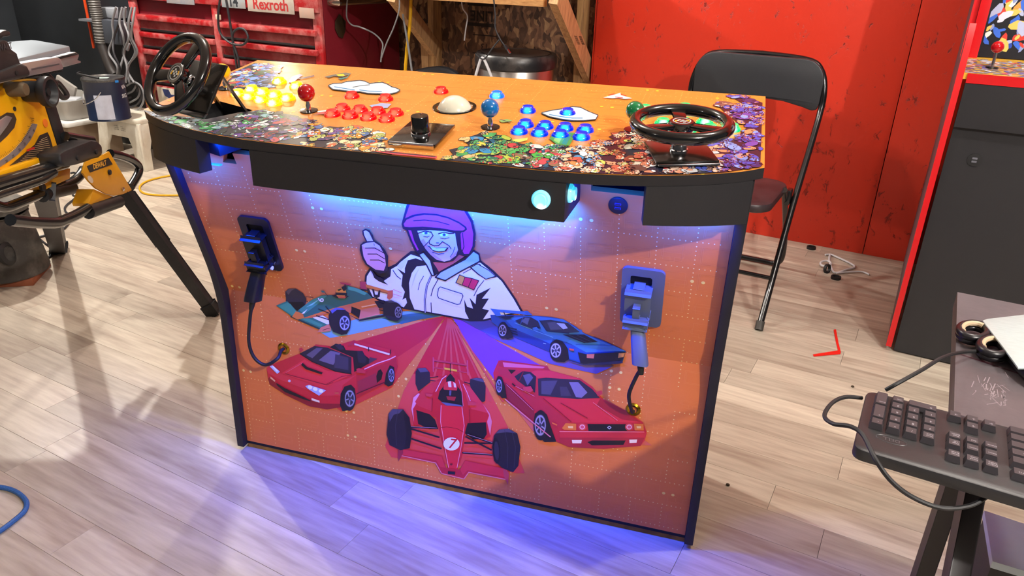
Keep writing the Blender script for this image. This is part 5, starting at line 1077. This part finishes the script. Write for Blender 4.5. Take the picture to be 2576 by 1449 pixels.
# keyboard
KZ_ = .7525; c1, c2, c3 = onz(2183, 973, KZ_+.02), onz(2135, 1110, KZ_+.02), onz(2576, 1075, KZ_+.02)
kx = (c3-c1).normalized(); ky = V((0, 0, 1)).cross(kx)                # kx to the right in the picture, ky away from viewer
KBO = (c1+c2)/2; KBO = c1-ky*.0; 
c1 = c1-V((0, 0, .004)); c2 = c2-V((0, 0, .004))
KB = thing('keyboard', 'black computer keyboard turned round, overhanging the table edge', 'keyboard', V((c1.x, c1.y, KZ_)))
KL, KD = .445, (c1-c2).dot(ky)+.004
def kp(x, y, z): return c1+kx*x-ky*y+V((0, 0, z-.02))                  # x from left, y towards the viewer, z above underside
KM = mat('kb_black', '#29292b', .42, bump=.06, bscale=900, var=.06, vscale=20); KEYM = mat('key_black', '#39363a', .36)
b = BM(); prism(b, [kp(x, y, .005) for x, y in rrect(0, KL, 0, KD, .012)], (0, 0, .015), bev=.003); obj('case', b, KM, KB)
RK_ = Matrix((kx, -ky, V((0, 0, 1)))).transposed()
P_ = .0177; SC = KD/.150
lg = BM()
def key(x, y, w=1, h=1, txt=None):                                    # x,y top-left cell in units from (left, far edge)
    X, Y = x+w*P_/2, y+h*P_*SC/2
    bw, bh = w*P_-.0018, h*P_*SC-.0016; b = BM()
    lo = [b.verts.new(kp(X+sx*bw/2, Y+sy*bh/2, .0185)) for sx, sy in ((-1, -1), (1, -1), (1, 1), (-1, 1))]; hi = [b.verts.new(kp(X+sx*(bw/2-.0026), Y+sy*(bh/2-.0018)-.0004, .0275)) for sx, sy in ((-1, -1), (1, -1), (1, 1), (-1, 1))]
    b.faces.new(hi)
    for i in range(4): b.faces.new((lo[i], lo[(i+1) % 4], hi[(i+1) % 4], hi[i]))
    obj('key', b, KEYM, KB, ang=20)
    if txt: text_on(lg, txt, kp(X-(bw/2-.008 if w > 1.5 else .0015)*-1 if w > 1.5 else X+.001, Y+bh/2-(.0062 if '\n' not in txt else .0075), .0277), -kx, -ky, .0052 if len(txt) < 3 else .0034)
x0, y0 = .009, .009; rw = P_*SC*.98
key(x0, y0, 1, 2, 'Enter'); key(x0, y0+2*rw, 1, 2, '+'); key(x0, y0+4*rw, 1, 1, '-')
for r_i, row in enumerate((('Del', None, 'Ins'), ('3', '2', '1'), ('6', '5', '4'), ('9', '8', '7'), ('*', '/', 'Num\nLock'))):
    for c_i, t in enumerate(row):
        if r_i == 0 and c_i == 1: continue
        if r_i == 0 and c_i == 2: key(x0+2*P_, y0, 2, 1, '0'); continue
        key(x0+(1+c_i)*P_, y0+r_i*rw, 1, 1, t)
x1 = x0+4*P_+.008
for c_i, t in enumerate(('→', '↓', '←')): key(x1+c_i*P_, y0, 1, 1, t)
key(x1+P_, y0+rw, 1, 1, '↑')
for r_i, row in enumerate((('Page\nDown', 'End', 'Delete'), ('Page\nUp', 'Home', 'Insert'))):
    for c_i, t in enumerate(row): key(x1+c_i*P_, y0+(3+r_i)*rw, 1, 1, t)
for c_i, t in enumerate(('Pause\nBreak', 'Scroll\nLock', 'PrtScn\nSysRq')): key(x1+c_i*P_, y0+5.4*rw, 1, 1, t)
x2 = x1+3*P_+.008
for r_i, (ws, tx) in enumerate((((2, 1.3, 1.3, 6), 'Ctrl'), ((2.7, 1, 1, 1, 1, 1, 1, 1), 'Shift'), ((2.2, 1, 1, 1, 1, 1, 1, 1), 'Enter'), ((1.5, 1, 1, 1, 1, 1, 1, 1), '\\'), ((2, 1, 1, 1, 1, 1, 1, 1), None))):
    xx = x2
    for k, w in enumerate(ws):
        if xx+w*P_ > KL-.012: break
        key(xx, y0+r_i*rw, w, 1, tx if k == 0 else None); xx += w*P_
for k, t in enumerate(('F12', 'F11', 'F10', 'F9')): key(x2+k*P_, y0+5.4*rw, 1, 1, t)
o = obj('key_legends', lg, mat('legend_white', '#b8b4bc', .5), KB); o['kind'] = 'stuff'
b = BM(); text_on(b, 'DELL', kp(.036, y0+5.75*rw, .0203), -kx, -ky, .008, bold=.0002); n = 28
tube(b, [kp(.036+.016*math.cos(2*math.pi*i/n), y0+5.75*rw+.0075*SC*math.sin(2*math.pi*i/n), .0202) for i in range(n)], .0004, 4, True); o = obj('case_logo', b, mat('logo_grey', '#4a484c', .3), KB)
kc = [onz(2228, 981, KZ_+.018), onz(2262, 962, KZ_+.03), onz(2320, 930, KZ_+.035), onz(2370, 900, KZ_+.03), onz(2420, 886, KZ_+.012), onz(2500, 883, .756), onz(2590, 884, .756)]
obj('cord', tube(BM(), kc, .0026, 8, smooth=6), RUBBER, KB)
kc = [onz(2168, 1001, KZ_+.006), onz(2125, 999, KZ_+.01), onz(2092, 1015, KZ_+.012), onz(2074, 1046, KZ_+.014), onz(2096, 1066, KZ_+.02), onz(2140, 1073, KZ_+.029), onz(2172, 1096, KZ_+.030), onz(2205, 1160, KZ_+.026), onz(2245, 1213, KZ_+.01), onz(2300, 1253, KZ_-.005), onz(2370, 1278, KZ_-.012), onz(2440, 1272, KZ_-.01), onz(2487, 1246, KZ_-.004)]
obj('cord', tube(BM(), kc, .0026, 8, smooth=6), RUBBER, KB)
# scissors in their white packet
SCI = thing('scissors', 'black handled scissors lying in a white packet on the folding table', 'scissors', onz(2500, 860, .752))
HM = mat('scissor_black', '#18161a', .35); HI = mat('scissor_cream', '#c8b090', .5)
def loop(cu, cv, ru, rv, rot):
    n = 24; pts = []
    for i in range(n):
        a = 2*math.pi*i/n; X, Y = ru*math.cos(a), rv*math.sin(a); pts.append(onz(cu+X*math.cos(rot)-Y*math.sin(rot), cv+X*math.sin(rot)+Y*math.cos(rot), .764))
    h = obj('handle', tube(BM(), pts, .006, 10, True), HM, SCI)
    h2 = obj('handle_skirt', tube(BM(), [p-V((0, 0, .007)) for p in pts], .005, 10, True), HM, SCI)
    arc = [cu_+(sum(pts, V((0, 0, 0)))/n-cu_)*.13+V((0, 0, .002)) for cu_ in pts[10:22]]; obj('grip_liner', tube(BM(), arc, .0042, 8), HI, h)
loop(2450, 832, 36, 18, .12); loop(2503, 872, 38, 20, .12)
b = BM(); prism(b, [onz(u, v, .757) for u, v in ((2482, 838), (2500, 832), (2600, 925), (2600, 975), (2560, 940), (2525, 900))], (0, 0, .008), bev=.002); obj('blade_arm', b, HM, SCI)
b = BM(); pk = [onz(u, v, .768) for u, v in ((2470, 810), (2482, 806), (2620, 790), (2640, 930), (2560, 930), (2515, 868), (2490, 836))]; prism(b, pk, (0, 0, .003), bev=.001); pk_ = obj('packet', b, mat('packet_white', '#b8c4c4', .25, var=.06, vscale=60, stretch=(1, 8, 1)), SCI)

# ================================================================== TABLE SAW
YEL = mat('saw_yellow', '#eeae0a', .4, var=.05, vscale=6); YEB = mat('bracket_yellow', '#d09414', .4, var=.04, vscale=8); SBL = mat('saw_black', '#1a1b1e', .45, dust='#2a2b2d', dscale=14)
SAL = mat('saw_aluminium', '#c8ccd2', .35, .85); STT = mat('saw_table', '#9aa4ac', .3, .5); TUB = mat('tube_black', '#16181a', .22, coat=.3)
R0 = onz(200, 150, .92); R1 = onz(0, 205, .92); sr = (R0-R1).normalized(); sr.z = 0; snr = V((sr.y, -sr.x, 0)); snr = snr if snr.dot(CAM-R0) > 0 else -snr
SC0 = snr.dot(R0)
def sw_(u, v, off=0.0): return onplane(u, v, snr, SC0+off)
def sp_(pts, off, scx=None): return [sw_(u, v, off) for u, v in pts]
c3_ = crop(0, 60, 3.294); c6 = crop(0, 60, 6.586); c4 = crop(200, 360, 7.245); cL = crop(0, 380, 3.623); cG = crop(0, 440, 4.025)
lf = sw_(540, 790, 0); SAW = thing('table_saw', 'yellow portable table saw on a black folding stand at the left edge', 'table saw', V((R1.x, R1.y, 0))-snr*.2)
def plate(nm, pts, off, th, m_, bev=.001, par=SAW):
    b = BM(); prism(b, sp_(pts, off), -snr*th, bev=bev); return obj(nm, b, m_, par)
body = plate('body', c3_(P('-260,640 0,560 100,480 300,455 345,585 500,1080 0,1275 -260,1375')), -.03, .38, YEL, .004)
plate('body_ridge', c3_(P('240,470 300,458 345,585 290,600')), -.026, .006, YEL, .001, body)
plate('bottom_lip', c3_(P('-260,1320 0,1225 495,1050 500,1085 0,1285 -260,1380')), -.012, .02, YEL, .002, body)
plate('corner_post', c3_(P('302,450 372,432 455,640 580,1035 505,1060 345,585')), -.035, .06, SBL, .003)
plate('bevel_slot', c3_(P('-30,790 60,735 115,740 138,790 120,860 60,930 0,985 -30,1000')), -.0285, .004, mat('slot_shadow', '#3a3026', .5), 0, body)
plate('slot_lever', c3_(P('-30,870 0,800 60,760 105,775 60,850 0,930 -30,950')), -.024, .004, SAL, .001, body)
sc_ = plate('bevel_scale', c3_(P('268,825 312,832 290,890 255,962 205,1025 150,1082 80,1135 0,1188 -40,1205 -40,1155 0,1135 70,1085 125,1038 180,975 225,905')), -.0285, .002, SAL, 0, body)
b = BM()
for k in range(34):
    t = k/33; an = math.radians(12+62*t); cx_, cyy = -190, 690; r1_, r2_ = 470, 470-(34 if k % 5 == 0 else 20)
    p0, p1 = [c3_([(cx_+rr_*math.cos(an)*1.03, cyy+rr_*math.sin(an)*.98)])[0] for rr_ in (r1_, r2_)]
    q0_, q1_ = sw_(*p0, -.0278), sw_(*p1, -.0278); n_ = (q1_-q0_).cross(snr).normalized()*.0005; b.faces.new([b.verts.new(t_) for t_ in (q0_-n_, q1_-n_, q1_+n_, q0_+n_)])
for tx, (x, y) in (('45', (282, 885)), ('40', (247, 940)), ('35', (205, 995)), ('30', (162, 1045)), ('25', (110, 1098)), ('20', (55, 1140))): text_on(b, tx, sw_(*c3_([(x, y)])[0], -.0277), sr, (0, 0, 1), .011)
obj('scale_marks', b, mat('ink_black', '#1a1a1c', .5), sc_)['kind'] = 'stuff'
lbp = plate('warning_label', c3_(P('80,1178 290,1000 330,925 395,898 415,940 448,1058')), -.0285, .001, mat('label_dark', '#2c2420', .5), 0, body)
b = BM()
for k in range(12):
    y = 945+k*17; x0_ = 330-(y-925)*1.0 if y < 1000 else 255-(y-1000)*1.0; x1_ = 405+(y-940)*.28; q0_, q1_ = sw_(*c3_([(x0_+30, y+16)])[0], -.0275), sw_(*c3_([(x1_-14, y-8)])[0], -.0275); n_ = V((0, 0, .0008)); b.faces.new([b.verts.new(t_) for t_ in (q0_-n_, q1_-n_, q1_+n_, q0_+n_)])
obj('fine_print', b, mat('ink_tan', '#a8906c', .5), lbp)['kind'] = 'stuff'
plate('red_notice', c3_(P('222,1040 285,1018 288,1035 225,1058')), -.0272, .0004, mat('ink_red', '#c03024', .5), 0, lbp)
def disc(nm, u, v, r, off, h, m_, par=SAW, prof=None):
    b = BM(); lathe(b, prof or [(0, 0), (r, 0), (r, h*.8), (r*.8, h), (0, h)], sw_(u, v, off), snr, 28); return obj(nm, b, m_, par)
disc('warning_badge', *c3_([(375, 822)])[0], .0125, -.029, .001, mat('badge_orange', '#d8701c', .5), body); disc('screw', *c3_([(118, 705)])[0], .006, -.03, .003, SBL, body)
k0 = c3_([(205, 560)])[0]; kw = disc('bevel_knob', *k0, .034, -.03, .07, SBL, SAW, [(0, 0), (.028, 0), (.030, .045), (.040, .05), (.044, .06), (.042, .072), (.034, .074), (.028, .06), (.026, .056), (.012, .056), (.010, .066), (0, .066)])
k1 = c3_([(60, 540)])[0]; disc('pinion_knob', *k1, .02, -.035, .05, mat('knob_wood', '#5a4a34', .6), SAW)
# rails, table, fence
zt = .955
TT_ = [onz(u, v, zt) for u, v in c6(P('-420,340 215,290 520,265 600,270 1150,365 320,570 -420,760'))]
b = BM(); prism(b, TT_, (0, 0, -.045), bev=.003); obj('table_top', b, STT, SAW)
rl = plate('front_rail', c6(P('-400,1000 380,650 940,555 1000,575 1050,715 1050,752 520,862 0,990 -400,1090')), .012, .03, SAL, .002)
plate('rail_groove', c6(P('520,740 985,655 985,678 520,772')), .0125, .001, mat('groove', '#7a7e86', .4, .8), 0, rl)
plate('rail_extension', c6(P('960,552 1250,468 1302,500 1310,530 1285,600 1340,618 1340,645 1045,722 1000,580')), -.004, .02, SAL, .001)
plate('rail_shadow_channel', c6(P('985,545 1250,480 1300,498 1290,510 1000,582')), -.001, .012, SBL, 0)
b = BM()
for k in range(26):
    x = 380+k*26; y = 905-(x-380)*.185; pts = c6([(x, y-14), (x+13, y-16), (x+13, y+4), (x, y+6)]); prism(b, sp_(pts, .006), -snr*.01)
obj('rack_teeth', b, SBL, SAW)['kind'] = 'stuff'
fn_ = plate('fence_head', c6(P('-300,390 0,290 80,264 140,280 200,420 300,490 300,520 345,640 450,690 300,760 -300,900')), .055, .07, SBL, .006)
plate('fence_clamp', c6(P('-300,890 0,800 350,662 460,690 520,830 500,860 460,890 400,898 0,985 -300,1060')), .065, .06, SBL, .006)
disc('clamp_hole', *c6([(275, 812)])[0], .006, .0655, .001, mat('gap_black', '#050506', .7), fn_)
plate('fence_latch', c6(P('-200,200 0,150 50,118 115,100 165,125 192,180 180,200 120,215 60,225 0,275 -200,320')), .05, .03, SBL, .004)
b = BM(); q = c6([(75, 382)])[0]; text_on(b, 'DEWALT', sw_(q[0]-6, q[1]+2, .0562), sr, (0, 0, 1), .022, bold=.0004); obj('fence_lettering', b, mat('emboss_grey', '#34363a', .4), fn_)
b = BM(); tube(b, sp_(c3_(P('448,500 470,485 495,505 545,570 552,600 530,612 505,600 460,540')), -.05), .0085, 10, True, smooth=4); tube(b, sp_(c3_(P('375,420 400,445 448,500')), -.05), .012, 10); obj('push_stick', b, SBL, SAW)
# stand
def stube(nm, pts, off, r, m_=TUB, k=5, **kw_):
    b = BM(); tube(b, [sw_(p[0], p[1], off if len(p) < 3 else p[2]) for p in pts], r, 12, smooth=k); return obj(nm, b, m_, SAW)
stube('upper_tube', cL(P('-200,352 0,288 300,198 585,112')), .01, .0175)
stube('lower_tube', cL(P('-200,465 0,392 250,310 380,262 440,225 490,195')), .02, .0125)
q = cL(P('-100,470 0,505 60,512 150,482 370,392 480,350')); stube('stand_tube', q, -.06, .0145)
stube('stand_tube', cL(P('500,345 600,308 680,270 740,210 765,165')), -.06, .0155)
stube('tube_sleeve', cL(P('385,405 500,370 655,335')), -.06, .021, SBL, 1)
stube('stand_tube', cL(P('95,628 300,650 500,655 580,632 700,580 800,520')), .05, .0155)
stube('tube_sleeve', cG(P('890,380 1000,340 1200,270')), .05, .021, SBL, 1)
plate('clamp_block', c3_(P('500,1080 540,1050 760,965 810,970 852,1010 856,1080 830,1112 640,1170 545,1186 512,1150')), .05, .07, SBL, .008)
for x, y in ((642, 1112), (795, 1062)): disc('clamp_screw', *c3_([(x, y)])[0], .0075, .05, .004, RUBBER)
stube('carry_handle', c4(P('560,190 760,235 950,310 1060,400 1085,500 1040,620 930,800')), .02, .0145)
stube('handle_return', c3_(P('540,930 600,940 690,955 760,965')), -.02, .014)
bk = plate('leg_bracket', c4(P('60,545 110,350 260,285 370,262 430,215 540,150 960,860 800,930 640,962 480,922 300,822 170,690')), .055, .006, YEB, .001)
plate('bracket_flange', c4(P('258,838 460,925 625,968 190,1152 168,1100')), .05, .05, YEB, .001, bk)
plate('bracket_slot', c4(P('145,620 165,595 200,598 245,650 255,700 235,730 205,722 165,680')), .0555, .0005, mat('slot_pale', '#c8b8a0', .6), 0, bk)
lb = plate('name_plate', c4(P('138,420 530,264 605,385 195,537')), .0562, .001, mat('plate_dark', '#231f1e', .4), 0, bk)
q0_, q1_ = sw_(*c4([(190, 455)])[0], .057), sw_(*c4([(555, 330)])[0], .057); td = (q1_-q0_).normalized(); b = BM(); text_on(b, 'DEWALT', (sw_(*c4([(372, 398)])[0], .057)), td, snr.cross(td), .0215, bold=.0007); obj('lettering', b, mat('brand_gold', '#d8a038', .4), lb)
disc('pivot_bolt', *c4([(538, 530)])[0], .0085, .056, .006, RUBBER, bk); disc('rivet', *c4([(785, 840)])[0], .007, .056, .005, CHROME, bk)
f1 = onz(541, 790, 0); t1 = sw_(305, 470, .03); b = BM(); beam(b, t1, f1+(t1-f1).normalized()*.012, .036, .030, snr, .004); obj('leg', b, SBL, SAW)
b = BM(); beam(b, f1+(t1-f1).normalized()*.045, f1+(t1-f1).normalized()*.003, .043, .037, snr, .005); obj('leg_foot', b, RUBBER, SAW)
b = BM(); beam(b, sw_(322, 492, .03), f1+(sw_(322, 492, .03)-f1)*.62, .020, .045, snr, .004); obj('leg_stop', b, SBL, SAW)
f2 = onz(148, 628, 0); t2 = sw_(112, 480, -.06); k_ = (t2-f2); t2 = f2+k_; b = BM(); beam(b, V((t2.x, t2.y, t2.z)), f2+k_.normalized()*.01, .05, .05, snr, .004); obj('leg', b, SBL, SAW)
b = BM(); beam(b, f2+k_.normalized()*.05, f2, .058, .058, snr, .006); obj('leg_foot', b, RUBBER, SAW)
plate('leg_bracket', cL(P('335,330 540,190 545,165 640,158 638,250 400,358')), -.045, .05, YEB, .001)
disc('bracket_knob', *cL([(375, 332)])[0], .011, -.045, .01, RUBBER)
cable('saw_cord', 'dark mains cord trailing on the floor behind the saw leg', [onz(*p, .006) for p in cL(P('640,200 690,210 660,380 690,420 610,490 590,530 620,570 680,560 600,690 540,720 440,760 340,785'))], .005, CB)
cable('saw_cord', 'dark cord curving past the dusty bucket to the floor', [onz(u, v, z) for (u, v), z in zip(cL(P('300,710 350,790 420,850 470,890 478,930 440,970 400,975')), (.10, .06, .03, .008, .006, .006, .006))], .005, CB)
bk0 = onz(30, 705, 0); BU = thing('dusty_bucket', 'dusty dark rubber bucket on a brown board below the saw', 'bucket', bk0)
DU = mat('dusty_rubber', '#3a3632', .8, dust='#6a645c', dscale=7, bump=.3, bscale=20)
b = BM(); lathe(b, [(0, .03), (.145, .03), (.15, .04), (.118, .27), (.122, .275), (.112, .275), (.135, .05), (0, .045)], bk0-V((.03, -.02, 0)), seg=36); obj('bucket_wall', b, DU, BU)
b = BM(); box(b, bk0-V((.03, -.02, -.014)), (.24, .21, .028), RZ(.5), .003); obj('base_board', b, mat('brown_board', '#8a4a2c', .7), BU)
b = BM(); lathe(b, [(0, .275), (.10, .28), (.128, .285), (.13, .305), (.09, .335), (0, .345)], bk0-V((.045, -.03, 0)), seg=30); obj('crumpled_cover', b, mat('dust_cover', '#55544f', .85, dust='#7a766c', dscale=9, bump=.6, bscale=18), BU)
b = BM(); lathe(b, [(.03, .0), (.042, .004), (.046, .02), (.03, .026)], onz(8, 640, .15), (snr*1+V((0, 0, .2))), 24); obj('port_rim', b, RUBBER, BU)

# ================================================================== LOOSE THINGS ON THE FLOOR
cable('extension_cable', 'yellow extension cord looping on the floor beside the cabinet', [onz(u, v, .006) for u, v in ((470, 436), (440, 440), (400, 447), (365, 458), (351, 472), (362, 486), (400, 491), (470, 491))], .0055, mat('cable_yellow', '#d8a410', .4))
cable('blue_cable', 'braided blue cord at the lower left edge', [onz(u, v, .007) for u, v in ((-40, 1224), (10, 1227), (45, 1240), (66, 1262), (62, 1285), (35, 1310), (0, 1336), (-40, 1360))], .006, mat('cable_blue', '#2a5a98', .6, var=.3, vscale=400))
for (u, v), lb in (((2041, 623), 'black plastic ring lying closest to the red wall'), ((2103, 698), 'black plastic ring on the floor below the white cord'), ((2081, 676), 'black ring standing on edge against the white loop')):
    b = BM(); p = onz(u, v, .006 if v != 676 else .018); ax = (0, 0, 1) if v != 676 else (.8, -.6, .2); lathe(b, [(.015, -.006), (.021, -.006), (.021, .006), (.015, .006), (.015, -.006)], p, ax, 28); tag(obj('plastic_ring', b, RUBBER), lb, 'ring', 'black rings by the red wall')
cable('white_cable', 'white cord bent in a triangle on the floor by the red wall', [onz(u, v, .006) for u, v in ((2076, 641), (2088, 640), (2102, 645), (2150, 669), (2130, 678), (2104, 686), (2094, 680), (2086, 655), (2088, 640))], .0045, CWH, k=3)
cable('white_cable', 'white cord end trailing towards the second cabinet', [onz(u, v, .006) for u, v in ((2104, 687), (2140, 684), (2170, 684), (2187, 691))], .004, CWH)
b = BM(); n = 20; tube(b, [onz(2077+13*math.cos(2*math.pi*i/n), 663+7*math.sin(2*math.pi*i/n), .012) for i in range(n)], .005, 8, True); tag(obj('white_loop', b, CWH), 'small white plastic loop by the white cord', 'ring')
RS = mat('red_tape', '#d8241c', .3); b = BM(); pts = [onz(u, v, .0012) for u, v in ((2097, 830), (2103, 829), (2109, 862), (2115, 886), (2114, 891), (2047, 897), (2045, 892), (2108, 882), (2103, 862))]; prism(b, pts, (0, 0, .0012)); tag(obj('tape_strip', b, RS), 'bent strip of red tape on the floor by the second cabinet', 'tape')
for (u, v), lb in (((1831, 1219), 'dark crumb on the planks right of the cabinet'), ((2145, 972), 'tiny dark spot of dirt near the keyboard corner')):
    b = BM(); sphere(b, onz(u, v, .003), .0045, 10, (1.2, 1, .7)); tag(obj('crumb', b, mat('crumb', '#3a2c1c', .8)), lb, 'debris')
